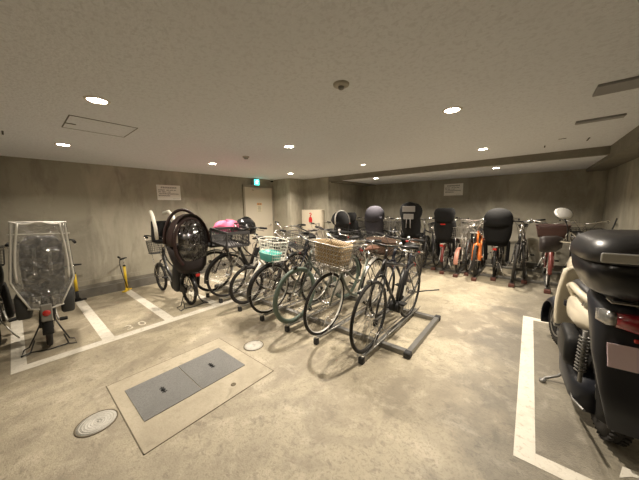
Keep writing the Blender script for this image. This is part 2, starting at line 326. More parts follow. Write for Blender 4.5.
# fire extinguisher cabinet
r=empty('extinguisher_cabinet',(-4.655,5.315,0)); tag(r,'cream steel fire extinguisher cabinet with a red emblem by the pillar','cabinet')
MB().box((0,.015,.69),(.72,.12,1.385),bev=.006).build('cabinet_body',mat('cabinet_cream',(.66,.59,.47),.45),r)
MB().box((0,-.05,.70),(.68,.012,1.30),bev=.003).build('cabinet_door',mat('cabinet_cream',(.66,.59,.47),.45),r)
q=MB(); q.box((.29,-.063,.98),(.03,.014,.08),bev=.003); q.build('latch',STE,r)
RI=mat('emblem_red',(.55,.02,.02),.5)
q=MB(); n=24; q.add([(-.02+.068*math.cos(2*PI*k/n),-.0575,1.10+.095*math.sin(2*PI*k/n)) for k in range(n)],[tuple(range(n))],False)
q.tube([(-.02,-.058,1.19),(-.02,-.058,1.225)],.010,6)
q.tube([(-.02+.034*math.cos(a),-.058,1.258+.034*math.sin(a)) for a in [R(-90+i*30) for i in range(-1,9)]],.014,6); q.build('emblem',RI,r)
text_mesh('lettering','消火器',.06,mat('lettering_red',(.50,.16,.10),.6),r,(0,-.0572,.82),(PI/2,0,0),.0006,1.6)
# ---------------------------------------------------------------- ceiling things
lens=mat('downlight_glow',(1,.95,.85),.3,emis=((1,.88,.70),38)); lensd=mat('dim_downlight_glow',(1,.95,.85),.3,emis=((1,.88,.70),9))
trimm=mat('downlight_trim',(.7,.66,.58),.4)
def downlight(x,y,z,label,power=27,rr=.055,dim=False,real=True):
    r=empty('downlight',(x,y,z)); tag(r,label,'downlight','recessed ceiling downlights')
    q=MB(); q.lathe([(rr,-.001),(rr+.003,-.006),(rr+.018,-.006),(rr+.022,0)],32); q.build('trim_ring',trimm,r)
    q=MB(); q.lathe([(.0001,-.004),(rr*.6,-.004),(rr,-.003),(rr,0),(.0001,0)],32); q.build('lens',lensd if dim else lens,r)
    L=bpy.data.lights.new('downlight_lamp','AREA'); L.shape='DISK'; L.size=rr*1.8; L.energy=power; L.color=(1,.885,.745); L.spread=R(142)
    lo=bpy.data.objects.new('downlight_lamp',L); col.objects.link(lo); lo.location=(x,y,z-.012)
DL=[(-2.44,.48,'downlight nearest the ceiling hatch, toward the camera'),(-4.31,.48,'downlight above the bicycle with the clear rain cover'),(-4.32,2.33,'downlight in front of the notice on the left wall'),
(-2.46,2.38,'downlight above the middle of the near rack, beside the ceiling sensor'),(-.56,2.43,'largest looking downlight, above the empty end of the near rack'),(-.58,4.38,'downlight above the aisle to the right, before the dropped strip'),
(-4.34,4.22,'downlight close to the pillar and the cream door')]
for (x,y,l),pw in zip(DL,(10,15,26,28,26,27,27)): downlight(x,y,ZC,'round warm '+l,pw)
downlight(-2.49,4.33,ZC,'small dim round downlight above the aisle between the racks',6,.04,True)
downlight(-.55,5.85,ZS,'round warm downlight in the dropped strip, right of the wall notice')
downlight(-2.94,5.72,ZS,'round warm downlight in the dropped strip, near the back corner')

r=empty('ceiling_hatch',(-3.195,.628,ZC)); tag(r,'square access hatch with dark frame in the ceiling above the stalls','ceiling hatch')
MB().box((0,0,-.001),(.455,.465,.003)).build('hatch_panel',CEIL,r)
q=MB()
for s in(-1,1): q.box((s*.232,0,-.002),(.006,.475,.005)); q.box((0,s*.236,-.002),(.47,.007,.006))
q.box((-.04,-.20,-.004),(.015,.07,.006)); q.build('hatch_frame',mat('hatch_frame_grey',(.10,.09,.075),.6),r)
r=empty('smoke_detector',(-.995,1.443,ZC)); tag(r,'round flush smoke detector on the ceiling between two downlights','smoke detector')
q=MB(); q.lathe([(.052,0),(.05,-.01),(.038,-.016),(.02,-.018),(.0001,-.018)],28); q.build('detector_base',mat('detector_shell',(.40,.37,.31),.6),r)
q=MB(); q.lathe([(.02,-.018),(.018,-.03),(.008,-.036),(.0001,-.036)],20); q.build('sensor_head',STE,r)
r=empty('smoke_detector',(-3.40,2.375,ZC)); tag(r,'dark little ceiling sensor between the two left middle downlights','smoke detector')
q=MB(); q.lathe([(.05,0),(.05,-.012),(.04,-.02),(.0001,-.02)],24); q.build('detector_base',mat('detector_shell',(.40,.37,.31),.6),r)
q=MB(); q.lathe([(.03,-.02),(.028,-.035),(.01,-.04),(.0001,-.04)],20); q.build('sensor_head',STE,r)
DUC=mat('grey_ceiling_box',(.27,.265,.26),.5)
tag(MB().box((.54,2.70,ZC-.008),(.5,.21,.02),bev=.004).build('ceiling_panel',DUC),'large grey rectangular panel on the ceiling above the scooter','ceiling panel')
tag(MB().box((.44,3.62,ZC-.008),(.32,.09,.02),bev=.004).build('ceiling_panel',DUC),'small grey rectangular panel on the ceiling beyond the large one','ceiling panel')
for (x,y,a,l,lab) in ((.09,4.82,PI/2,.14,'leftmost of the short dark slots in the ceiling near the beam'),(.24,4.40,0,.07,'middle one of the short dark slots in the ceiling near the beam'),(.49,4.66,PI/2,.2,'slanting dark slot in the ceiling nearest the right beam'),(-4.08,.035,0,.18,'short dark slot in the ceiling at the far left')):
    o=MB().box((0,0,-.002),(l,.014,.005)).build('ceiling_slot',mat('slot_dark',(.03,.027,.022),.8)); o.location=(x,y,ZC); o.rotation_euler[2]=a; tag(o,lab,'ceiling slot')
# ---------------------------------------------------------------- wheels
WC={}
def wheel(parent,loc,r,tw=.018,tire=RUB,rim=ALU,n=36,spoke=CHR,hubr=.02,name='wheel',blades=False):
    key=(round(r,3),tw,tire.name,rim.name,n,spoke.name,hubr)
    if key not in WC:
        rr=r-tw; ri=rr-.014
        q=MB(); q.lathe([(ri-.004,-.009),(ri-.004,.009),(rr-.002,.012),(rr+.004,.010),(rr+.004,-.010),(rr-.002,-.012)],48,axis='y',closed=True); m0=q.mesh('rim',rim)
        q=MB(); pr=[(rr+tw*math.cos(2*PI*k/10),tw*.9*math.sin(2*PI*k/10)) for k in range(10)]; q.lathe(pr,48,axis='y',closed=True); m1=q.mesh('tire',tire)
        q=MB(); q.lathe([(.006,-.055),(.01,-.05),(.01,-.035),(hubr+.012,-.033),(hubr+.012,-.028),(hubr*.7,-.024),(hubr*.7,.024),(hubr+.012,.028),(hubr+.012,.033),(.01,.035),(.01,.05),(.006,.055)],16,axis='y'); m2=q.mesh('hub',CHR)
        q=MB()
        for k in range(n):
            a=2*PI*k/n; sd=1 if k%2 else -1; da=(1 if (k//2)%2 else -1)*R(70 if n>=28 else 30)
            q.tube([(math.cos(a+da)*(hubr+.008),sd*.03,math.sin(a+da)*(hubr+.008)),(math.cos(a)*ri,0,math.sin(a)*ri)],.0016,3,cap=False)
        m3=q.mesh('spokes',spoke)
        WC[key]=(m0,m1,m2,m3)
    ms=WC[key]; w=obj_from(ms[0],name,parent,loc)
    obj_from(ms[1],'tire',w); obj_from(ms[2],'hub',w); obj_from(ms[3],'spokes',w); return w
def fender(parent,c,r,a0,a1,m,w=.026,stay=True):
    q=MB(); g=[]
    for i in range(22):
        a=R(a0+(a1-a0)*i/21); row=[]
        for j in range(7):
            t=-1+2*j/6; rr=r+.006-.016*t*t; row.append((c[0]+rr*math.cos(a),w*t,c[2]+rr*math.sin(a)))
        g.append(row)
    q.sheet(g); o=q.build('fender',m,parent,solid=.002)
    if stay:
        q=MB(); a=R(a0+(a1-a0)*(.12 if abs(a1)>90 else .05) if a0<a1 else 0)
        a=R(a1-12) if a1>120 else R(a0+8)
        for s in(-1,1): q.tube([(c[0],s*.045,c[2]),(c[0]+(r-.004)*math.cos(a),s*w,c[2]+(r-.004)*math.sin(a))],.0022,5)
        q.build('fender_stay',CHR,o)
    return o
def wire_basket(parent,c,L,W,H,m,nx=9,nz=6,taper=.8,rod=.0018,oval=False,floor_m=None,name='basket'):
    """c = centre of base; grid of rods"""
    q=MB()
    def ring(t):
        k=taper+(1-taper)*t; l,w=L/2*k,W/2*k; z=c[2]+H*t
        if oval: return [(c[0]+l*math.copysign(abs(math.cos(a))**.75,math.cos(a)),c[1]+w*math.copysign(abs(math.sin(a))**.75,math.sin(a)),z) for a in [2*PI*i/28 for i in range(28)]]
        out=[]
        for i in range(nx): out.append((c[0]-l+2*l*i/nx,c[1]-w,z))
        for i in range(nx): out.append((c[0]+l,c[1]-w+2*w*i/nx,z))
        for i in range(nx): out.append((c[0]+l-2*l*i/nx,c[1]+w,z))
        for i in range(nx): out.append((c[0]-l,c[1]+w-2*w*i/nx,z))
        return out
    for k in range(nz+1): q.tube(ring(k/nz),rod*(2.2 if k==nz else 1),5,closed=True)
    a,b_=ring(0),ring(1)
    for i in range(len(a)): q.tube([a[i],b_[i]],rod,4,cap=False)
    k=taper; n=8
    for i in range(n+1):
        x=c[0]-L/2*k+L*k*i/n; q.tube([(x,c[1]-W/2*k*(.6 if oval and i in(0,n) else 1),c[2]),(x,c[1]+W/2*k*(.6 if oval and i in(0,n) else 1),c[2])],rod,4,cap=False)
        y=c[1]-W/2*k+W*k*i/n; q.tube([(c[0]-L/2*k,y,c[2]),(c[0]+L/2*k,y,c[2])],rod,4,cap=False)
    return q.build(name,m,parent)
def wicker_basket(parent,c,L,W,H,m,lidm=None,name='basket',taper=.82):
    q=MB(); secs=[]
    for t in (0,.25,.5,.75,1): k=taper+(1-taper)*t; secs.append((c[2]+H*t,c[0],c[1],L/2*k,W/2*k,4))
    q.loft([s for s in secs],28,4,cap=False)
    q.loft([(c[2],c[0],c[1],L/2*taper,W/2*taper,4),(c[2]+.004,c[0],c[1],L/2*taper,W/2*taper,4)],28,4)
    o=q.build(name,m,parent,solid=.008)
    q=MB()
    for s in secs[1:]:
        q.tube([(s[1]+s[3]*1.02*math.copysign(abs(math.cos(a))**.5,math.cos(a)),s[2]+s[4]*1.02*math.copysign(abs(math.sin(a))**.5,math.sin(a)),s[0]) for a in [2*PI*i/32 for i in range(32)]],.006 if s is secs[-1] else .003,6,closed=True)
    q.build('woven_rim',m,o); return o
def wicker_mat(name,c):
    m,t_,bs=nt(name); bs.inputs['Roughness'].default_value=.6
    tc=t_.nodes.new('ShaderNodeTexCoord'); w=t_.nodes.new('ShaderNodeTexChecker'); w.inputs['Scale'].default_value=62
    w.inputs[1].default_value=(*c,1); w.inputs[2].default_value=(*[v*.45 for v in c],1); t_.links.new(tc.outputs['Object'],w.inputs[0]); t_.links.new(w.outputs[0],bs.inputs['Base Color'])
    bp=t_.nodes.new('ShaderNodeBump'); bp.inputs['Distance'].default_value=.006; t_.links.new(w.outputs[1],bp.inputs['Height']); t_.links.new(bp.outputs[0],bs.inputs['Normal']); return m
TAN=wicker_mat('tan_wicker',(.62,.46,.26)); DBW=wicker_mat('dark_brown_wicker',(.16,.09,.055)); RBW=wicker_mat('red_brown_wicker',(.075,.03,.022))
def crate(parent,c,L,W,H,m):
    q=MB(); t=.008
    for sx in(-1,1):
        for sy in(-1,1): q.box((c[0]+sx*L/2,c[1]+sy*W/2,c[2]+H/2),(.02,.02,H))
    for s in(-1,1):
        for z,h in ((.015,.03),(H-.02,.04)):
            q.box((c[0],c[1]+s*W/2,c[2]+z),(L,t,h)); q.box((c[0]+s*L/2,c[1],c[2]+z),(t,W,h))
        n=int(L/.036)
        for i in range(n):
            x=c[0]-L/2+L*(i+.5)/n; Mx=Matrix.Rotation(R(35),3,'Y'); q.box((x,c[1]+s*W/2,c[2]+H/2),(.009,t*.7,H*.95),Mx)
        n=int(W/.036)
        for i in range(n):
            y=c[1]-W/2+W*(i+.5)/n; q.box((c[0]+s*L/2,y,c[2]+H/2),(t*.7,.009,H*.95),Matrix.Rotation(R(35),3,'X'))
    q.box((c[0],c[1],c[2]),(L,W,.006)); return q.build('basket',m,parent)
# ---------------------------------------------------------------- child seats
def seat_hard(p,x,z,m=PLA,hm=None,head='oval',w=.36,h=.62,cushion=None,silver=False):
    """rear seat, back shell toward -x; base at z"""
    q=MB()
    q.loft([(z,x+.06,0,.13,w*.36),(z+.05,x+.05,0,.15,w*.43),(z+.12,x+.04,0,.155,w*.47)],24,3.4)
    # back shell (curved sheet with wings)
    g=[]
    for i in range(9):
        t=i/8; ww=w/2*(.86+.22*math.sin(t*PI*.75))*(.8 if head=='oval' else 1); row=[]
        for j in range(13):
            u=-1+2*j/12; row.append((x-.13-.05*t+.16*abs(u)**2.6*(1-.35*t),ww*math.sin(u*PI/2),z+.06+h*.62*t))
        g.append(row)
    q.sheet(g)
    o=q.build('child_seat',m,p,solid=.016)
    zz=z+.06+h*.60; hm=hm or m
    q=MB()
    if head=='oval':
        zz-=h*.03; g=[]
        for i in range(11):
            t=-1+2*i/10; row=[]
            for j in range(13):
                u=-1+2*j/12; k=math.sqrt(max(0,1-abs(t)**2.2)); row.append((x-.2+.13*abs(u)**2.2*k,w*.50*math.sin(u*PI/2)*k*(1+.12*t),zz+h*.16+h*.33*t))
            g.append(row)
        q.sheet(g); hd=q.build('headrest',hm,o,solid=.02)
        q=MB(); q.box((x-.222,0,zz+h*.28),(.012,w*.58,.13),bev=.01); q.box((x-.224,0,zz+h*.05),(.012,w*.46,.12),bev=.01); q.tube([(x-.222,.04,zz),(x-.225,.05,zz-.22)],.018,6,sy=.4); q.tube([(x-.222,-.04,zz),(x-.225,-.05,zz-.22)],.018,6,sy=.4)
        q.build('headrest_pad',cushion or mat('light_grey_pad',(.27,.26,.25),.8),hd)
    elif head=='box':
        q.loft([(zz-.02,x-.16,0,.05,w*.40),(zz+.02,x-.15,0,.08,w*.48),(zz+h*.25,x-.14,0,.09,w*.54),(zz+h*.36,x-.13,0,.08,w*.48),(zz+h*.41,x-.12,0,.04,w*.36)],28,2.5); q.build('headrest',hm,o)
        q=MB(); q.box((x-.235,0,zz-.06),(.008,.09,.025),bev=.004); q.build('reflector',RED,o)
    elif head=='hood':
        g=[]
        for i in range(12):
            a=R(-12+i*15.5); row=[]
            for j in range(15):
                b_=R(-90+180*j/14); row.append((x-.02-.21*math.cos(a)*math.cos(b_)*1.0,w*.56*math.sin(b_),zz-.06+h*.42*math.sin(a)*math.cos(b_)**.6+.02))
            g.append(row)
        q.sheet(g); hd=q.build('seat_hood',hm,o,solid=.006)
        if silver:
            q=MB(); q.tube([(x-.10+.05*math.cos(R(u)),w*.60*math.sin(R(u*1.0)),zz-.04+h*.44*math.cos(R(u))**.7) for u in range(-90,91,12)],.02,8,sy=.6); q.build('hood_trim',mat('silver_trim',(.55,.53,.5),.3,.6),o)
    # leg guards and footrests
    q=MB()
    for s in(-1,1):
        q.loft([(z-.32,x+.16,s*(w*.42),.07,.022),(z-.28,x+.15,s*(w*.43),.085,.03),(z-.02,x+.10,s*(w*.44),.10,.03),(z+.08,x+.06,s*(w*.45),.11,.02)],16,3); q.build('leg_guard',m,o); q=MB()
    q=MB()
    for s in(-1,1):
        q.tube([(x-.15,s*.05,z+.45),(x-.10,s*.07,z+.30),(x-.03,s*.05,z+.1)],.012,6,sy=.4)
    q.build('safety_strap',GRYF,o)
    return o
def seat_front(p,x,z,m,w=.30,trim=None):
    q=MB(); g=[]
    for i in range(9):
        t=i/8; row=[]
        for j in range(15):
            b_=R(-115+230*j/14); k=1-.15*t; row.append((x+.15*k*math.cos(b_)+.02*t,w/2*k*1.1*math.sin(b_),z+.34*t))
        g.append(row)
    q.sheet(g); q.loft([(z-.02,x,0,.13,w*.4),(z+.02,x,0,.15,w*.46)],24,2.6); o=q.build('front_child_seat',m,p,solid=.014)
    q=MB(); 
    for s in (-1,1): q.tube([(x-.14,s*w*.45,z+.05),(x-.17,s*w*.5,z+.25),(x-.10,s*w*.50,z+.42),(x+.03,s*w*.45,z+.50),(x+.14,s*w*.30,z+.47)],.026,8)
    q.build('seat_guard',trim or m,o)
    return o
def saddle(p,x,z,m,w=.09,L=.26):
    q=MB(); secs=[]
    for t,hw,hz,zc in ((-.5,.35,.4,.0),(-.44,.82,.8,.003),(-.30,1,1,.004),(-.1,.85,.95,.0),(.1,.5,.8,-.004),(.35,.28,.65,-.004),(.48,.2,.5,-.008),(.52,.1,.25,-.012)):
        secs.append((x+L*t,0,z+zc,w*hw,.026*hz,2.5))
    q.loft(secs,18,2.5,axis='x'); o=q.build('saddle',m,p)
    q=MB()
    for s in(-1,1): q.tube([(x-L*.38,s*.035,z-.02),(x-.05,s*.022,z-.05),(x+.05,s*.02,z-.05),(x+L*.42,s*.01,z-.02)],.0035,6)
    for s in(-1,1): 
        for k in range(1): q.lathe([(.012,0),(.014,.01),(.012,.02),(.014,.03),(.012,.035)],10,(x-L*.36,s*.04,z-.05))
    q.build('saddle_rail',CHR,o); return o
# ---------------------------------------------------------------- bicycles
def bicycle(label,group,rear,head,P):
    g=P.get; r=g('r',.335); rf=g('rf',r); wb=g('wb',1.10); FM=g('frame',BLK); style=g('style','city'); 
    root=empty('bicycle',(rear[0],rear[1],rear[2] if len(rear)>2 else 0),R(head),g('lean',0)*PI/180,-R(g('pitch',0)))
    tag(root,label,'bicycle',group)
    sz=r/.335 if style=='kid' else 1
    sz=g('sz',.93 if r<.3 else 1)
    tire=g('tire',RUB); rim=g('rim',ALU); tw=g('tw',.018); sp=g('spoke',CHR); ns=g('ns',32)
    wheel(root,(0,0,r),r,tw,tire,rim,ns,sp,g('rhub',.02),'rear_wheel' if 0 else 'wheel'); wheel(root,(wb,0,rf),rf,tw,tire,rim,ns,sp)
    bb=Vector((.43 if wb>1 else .40,0,.27)); ax=Vector((0,0,r)); ht=Vector((wb-.235,0,.86*sz)); hb=Vector((wb-.185,0,max(.70*sz,rf*2+.03-.0)if rf>.3 else .62)); 
    if hb.z>ht.z-.08: ht.z=hb.z+.12
    st=bb+(Vector((.265,0,.72*sz))-bb); sa=Vector((.235,0,g('sh',.84)))
    # frame
    q=MB(); q.tube([hb-Vector((0,0,.01)),ht],.019,10); q.tube([bb,st],.0155,10); q.disc(tuple(bb),.024,.07,16,'y')
    for s in(-1,1):
        q.tube([(ax.x,s*.055,ax.z),(bb.x-.07,s*.03,bb.z),tuple(bb)],.009,8)
        q.tube([(ax.x,s*.055,ax.z),(st.x-.04,s*.03,st.z-.09),(st.x,0,st.z-.06)],.007,8)
    top=ht-Vector((-.008,0,.03)); low=hb+Vector((.004,0,.03))
    if style=='diamond':
        q.tube([top,st+Vector((0,0,-.02))],.015,10); q.tube([low,bb],.018,10)
    elif style=='step':   # curved twin tube step-through
        q.tube(bez(low,low+Vector((-.12,0,-.22)),bb+Vector((.22,0,.02)),bb,8),.018,10)
        q.tube(bez(top,top+Vector((-.10,0,-.20)),bb+Vector((.10,0,.18)),bb+(st-bb)*.42,8),.013,10)
    elif style=='low':    # e-bike, single fat beam
        q.tube(bez(low+Vector((0,0,.03)),low+Vector((-.10,0,-.16)),bb+Vector((.28,0,.03)),bb+Vector((0,0,.02)),8),.028,12,sy=.8)
        q.tube(bez(top,top+Vector((-.14,0,-.24)),bb+Vector((.10,0,.26)),bb+(st-bb)*.55,8),.012,8)
    else:
        q.tube([low,bb],.017,10); q.tube([top,bb+(st-bb)*.5],.013,10)
    fr=q.build('frame',FM,root)
    if g('emblem'): q=MB(); q.box((ht.x+.022,0,ht.z-.06),(.004,.022,.05),bev=.003); q.build('head_badge',ALU,fr)
    # fork
    q=MB(); q.tube([hb,hb+(hb-ht).normalized()*.03],.018,8)
    for s in(-1,1): q.tube([hb+Vector((0,0,-.02)),(hb.x+.006,s*.045,hb.z-.04),(wb-.05,s*.052,rf+.12),(wb,s*.055,rf)],g('forkr',.0105),8)
    q.build('fork',g('fork',FM),root)
    # stem + handlebar
    hz=g('hz',1.0); hx=ht.x-.03; q=MB(); q.tube([ht,(hx,0,hz-.03)],.012,8); q.tube([(hx,0,hz-.035),(hx+.05,0,hz)],.013,8); q.build('stem',g('stem',CHR),root)
    bar=g('bar','swan'); q=MB(); gp=[]; HM=g('barm',CHR); W=g('bw',.28)
    if bar=='swan':
        for s in(-1,1):
            pts=bez((hx+.05,0,hz),(hx+.08,s*.12,hz+.02),(hx+.07,s*W*.9,hz+.07),(hx-.06,s*W,hz+.06),8)+[Vector((hx-.20,s*(W+.01),hz+.045))]
            q.tube(pts,.011,8); gp.append([(hx-.10,s*(W+.005),hz+.055),(hx-.22,s*(W+.012),hz+.042)])
    elif bar=='flat':
        for s in(-1,1): q.tube([(hx+.05,0,hz),(hx+.045,s*.14,hz+.01),(hx,s*(W+.02),hz+.012)],.011,8); gp.append([(hx+.02,s*(W-.09),hz+.012),(hx-.005,s*(W+.04),hz+.012)])
    else:
        for s in(-1,1): q.tube([(hx+.05,0,hz),(hx+.06,s*.06,hz+.09),(hx+.03,s*.17,hz+.12),(hx-.05,s*W,hz+.12)],.011,8); gp.append([(hx-.02,s*(W-.09),hz+.12),(hx-.06,s*(W+.03),hz+.12)])
    hbm=q.build('handlebar',HM,root)
    for a,b_ in gp: MB().tube([a,b_],.0165,10).build('grip',g('grip',PLA),hbm)
    q=MB()
    for a,b_ in gp:
        A,B=Vector(a),Vector(b_); d=(B-A).normalized(); s=1 if A.y>0 else -1
        q.tube([A-d*.03+Vector((.02,0,-.005)),A+d*.0+Vector((.05,0,-.03)),B+Vector((.05,0,-.035))],.0055,6); q.tube([A-d*.03,A-d*.03+Vector((.03,0,-.01))],.01,6); q.build('brake_lever',g('lever',CHR),hbm); q=MB()
    q=MB()
    for s in(-1,1): q.tube(bez((hx+.03,s*.16,hz+.02),(hx+.16,s*.12,hz+.04),(hx+.16,s*.03,hz-.10),(ht.x+.02,s*.02,ht.z-.1),8),.0028,5)
    q.build('cable',PLA,hbm)
    if g('bell',1): q=MB(); q.lathe([(.0001,.03),(.014,.026),(.02,.012),(.021,0)],14,(hx+.0,.13,hz+.015)); q.build('bell',CHR,hbm)
    if g('mirror'):
        pass
    # crank
    ca=R(g('ca',35)); q=MB(); q.disc((bb.x,.045,bb.z),.065 if style!='low' else .085,.006,24,'y'); pd=[]
    for s in(-1,1):
        dx,dz=math.cos(ca)*.165*s,math.sin(ca)*.165*s; q.tube([(bb.x,s*.055,bb.z),(bb.x+dx,s*.075,bb.z+dz)],.009,8); pd.append((bb.x+dx,s*.12,bb.z+dz))
    cr=q.build('crank',g('crank',ALU),root)
    for c in pd: q=MB(); q.box(c,(.085,.07,.022),bev=.006); q.tube([(c[0],c[1]*.6,c[2]),c],.005,6); q.build('pedal',PLA,cr)
    if g('guard',1):
        q=MB(); n=10; pts=[(ax.x+.05*math.cos(R(90+180*i/n)),.05,ax.z+.05*math.sin(R(90+180*i/n))) for i in range(n+1)]+[(bb.x+.095*math.cos(R(-90+180*i/n)),.05,bb.z+.095*math.sin(R(-90+180*i/n))) for i in range(n+1)]
        q.poly(pts,(0,.018,0)); q.build('chain_guard',g('guardm',ALU if FM!=BLK else PLA),root)
    else:
        q=MB(); q.tube([(ax.x,.045,ax.z+.035),(bb.x,.045,bb.z+.06)],.004,4); q.tube([(ax.x,.045,ax.z-.035),(bb.x,.045,bb.z-.06)],.004,4); q.disc((0,.045,r),.04,.02,20,'y'); q.build('chain',STE,root)
    if g('fend',1):
        fm=g('fendm',ALU); fender(root,(0,0,r),r+.022,25,190,fm,g('fw',.026)); g('nff') or fender(root,(wb,0,rf),rf+.022,-8+g('ff',0),118,g('ffm',fm),g('fw',.026))
    # saddle
    q=MB(); q.tube([st-Vector((0,0,.04)),sa-Vector((0,0,.03))],.0125,8); q.build('seat_post',CHR,root)
    saddle(root,sa.x-.02,sa.z,g('saddle',PLA),g('sw',.085 if bar!='flat' else .07))
    # rear rack
    if g('rack',1):
        rz=r*2+.06; q=MB(); RM=g('rackm',CHR)
        q.tube([(st.x-.02,0,rz-.01),(.08,.055,rz),(-.30,.06,rz),(-.33,0,rz),(-.30,-.06,rz),(.08,-.055,rz)],.005,6,closed=True)
        for x in (-.24,-.16,-.08,0): q.tube([(x,-.06,rz),(x,.06,rz)],.004,5)
        for s in(-1,1): q.tube([(0,s*.06,r+.01),(-.10,s*.06,rz)],.0045,6); q.tube([(0,s*.06,r+.01),(-.24,s*.06,rz)],.0045,6)
        q.build('rear_rack',RM,root)
        q=MB(); q.box((-.345,0,rz-.03),(.012,.06,.04),bev=.005); q.build('reflector',RED,root)
    elif g('nrs'): rz=r*2+.05
    else: rz=r*2+.05; q=MB(); q.box((-.06,0,r+.32),(.012,.03,.04),bev=.004); q.build('reflector',RED,root)
    # stand
    if g('stand','side')=='wide':
        q=MB()
        for s in(-1,1): q.tube([(0,s*.06,r),(-.02,s*.09,.18),(-.05,s*.15,.04),(.0,s*.19,.008),(-.17,s*.20,.008),(-.15,s*.14,.02),(-.05,s*.11,.1)],.007,8)
        q.tube([(-.15,-.14,.02),(-.16,0,.01),(-.15,.14,.02)],.007,8); q.build('kickstand',BLK,root)
    elif g('stand')=='up':
        MB().tube([(0,.06,r-.01),(-.05,.16,r+.02),(-.10,.31,r+.06)],.008,8).build('kickstand',BLK,root)
    else: MB().tube([(.02,-.06,r-.02),(-.05,-.12,.10),(-.04,-.15,.03)],.007,8).build('kickstand',ALU,root)
    # front lamp
    if g('lamp',1):
        q=MB(); c=(wb+.04,.0,g('lampz',rf*2)) if g('bask') is None else (wb+.02,-.07,rf+.16)
        q.loft([(c[0]-.03,c[1],c[2],.012,.012),(c[0],c[1],c[2],.024,.022),(c[0]+.03,c[1],c[2],.026,.024)],14,2,axis='x'); hl=q.build('headlight',g('lampm',PLA),root)
        MB().disc((c[0]+.032,c[1],c[2]),.022,.004,14,'x').build('lens',LGT,hl)
    # baskets
    bk=g('bask'); bz=g('bz',max(rf*2+.075,.76)); bx_=wb-.02+g('bx',0)
    def support():
        q=MB(); 
        for s in(-1,1): q.tube([(wb,s*.055,rf),(bx_+.06,s*.07,bz)],.004,6)
        q.tube([(bx_-.12,0,bz),(ht.x+.01,0,ht.z-.02)],.008,6); q.build('basket_stay',CHR,root)
    if bk:
        support(); k=bk[0]
        if k=='wire': wire_basket(root,(bx_,0,bz),*bk[1:4],bk[4],rod=.0026,oval=bk[5] if len(bk)>5 else False)
        if g('liner'): wicker_basket(root,(bx_,0,bz+.07),bk[1]*.88,bk[2]*.88,bk[3]*.74,g('liner'),name='wicker_liner',taper=.9)
        if k=='wicker': wicker_basket(root,(bx_,0,bz),*bk[1:4],bk[4])
        if k=='crate': crate(root,(bx_,0,bz),*bk[1:4],bk[4])
    rb=g('rbask')
    if rb:
        if rb[0]=='wicker': wicker_basket(root,(-.13,0,rz+.01),*rb[1:4],rb[4])
        elif rb[0]=='wire': wire_basket(root,(-.13,0,rz+.01),*rb[1:4],rb[4])
    if g('battery'):
        q=MB(); a=bb+(st-bb)*.08+Vector((-.055,0,0)); c=bb+(st-bb)*.85+Vector((-.055,0,0)); d=(c-a)
        q.tube([a+d*.02,a+d*.06,a+d*.94,a+d],[.03,.045,.045,.03],12,sy=.95); bt=q.build('battery',PLA,root)
        q=MB(); m_=a+d*.36; q.box((m_.x+.005,.043,m_.z),(.04,.008,.12),Matrix.Rotation(R(-18),3,'Y')); q.build('battery_label',WHT,bt)
        q=MB(); q.loft([(-.06,bb.x-.01,bb.z-.01,.07,.06),(.06,bb.x-.01,bb.z-.01,.07,.06)],18,2.4,axis='y'); q.build('motor_housing',PLA,root)
    if g('rear_seat'):
        kw=dict(g('rear_seat')); seat_hard(root,-.08,rz+.01,**kw)
    if g('front_seat'): seat_front(root,ht.x-.03,hz-.06,*g('front_seat'))
    if g('wlock'):
        q=MB(); n=14; q.tube([(0.30*math.cos(a)*.3+.05,.03*math.sin(a*2),r+.12+.12*math.sin(a)) for a in [2*PI*i/n for i in range(n)]],.01,6,closed=True); q.build('cable_lock',g('wlock'),root)
    return root
# near rack: (x) of each slot, front wheel y about 2.0, wheels toward the camera
GN='bicycles in the near rack'
sil=mat('silver_paint',(.50,.48,.44),.3,.6); sage=mat('sage_frame_paint',(.10,.115,.10),.35,.3); grng=mat('grey_green_frame',(.13,.145,.12),.3,.4); wht=mat('pearl_white_paint',(.68,.64,.56),.3,.2)
drk=mat('dark_bronze_paint',(.06,.05,.042),.3,.4); navy=mat('navy_paint',(.012,.014,.022),.3,.2); red=mat('red_paint',(.11,.015,.012),.3,.2); orn=mat('orange_paint',(.75,.19,.03),.35); pnk=mat('salmon_paint',(.48,.23,.17),.4)
grc=mat('dark_grey_crate',(.05,.047,.047),.55); wwire=mat('white_wire',(.72,.70,.62),.4); bwire=mat('black_wire',(.02,.02,.02),.4); swire=mat('steel_wire',(.50,.48,.44),.3,.9)
def near(x,P,label,yf=2.0,z=.075,zr=.05):
    wb=P.get('wb',1.10); P.setdefault('pitch',math.degrees(math.atan2(z-zr,wb))); 
    P.setdefault('lean',-6); return bicycle(label,GN,(x+.05,yf+wb+.04,zr),-90,P)
near(-1.165,dict(lean=-3,r=.345,wb=1.05,style='diamond',frame=BLK,rim=BLK,tw=.016,bar='flat',hz=1.0,barm=BLK,stem=BLK,fend=0,rack=0,guard=0,sh=.93,stand='up',battery=1,bell=1,spoke=GAL,bw=.26,ns=32,lampm=PLA,crank=BLK,sw=.07),
 'black flat bar bicycle nearest the camera in the near rack, with battery and no basket')
near(-1.715,dict(nff=1,r=.345,wb=1.10,style='step',frame=grng,rim=BRIM,tire=RUB,bar='swan',bask=('wire',.30,.42,.27,swire),bz=.74,liner=TAN,bx=-.03,saddle=BRNL,sh=.86,rbask=('wicker',.40,.40,.18,DBW),ns=36,hz=1.0,fendm=ALU,bw=.30),
 'grey green city bicycle with a tan wicker front basket and wide silver handlebar')
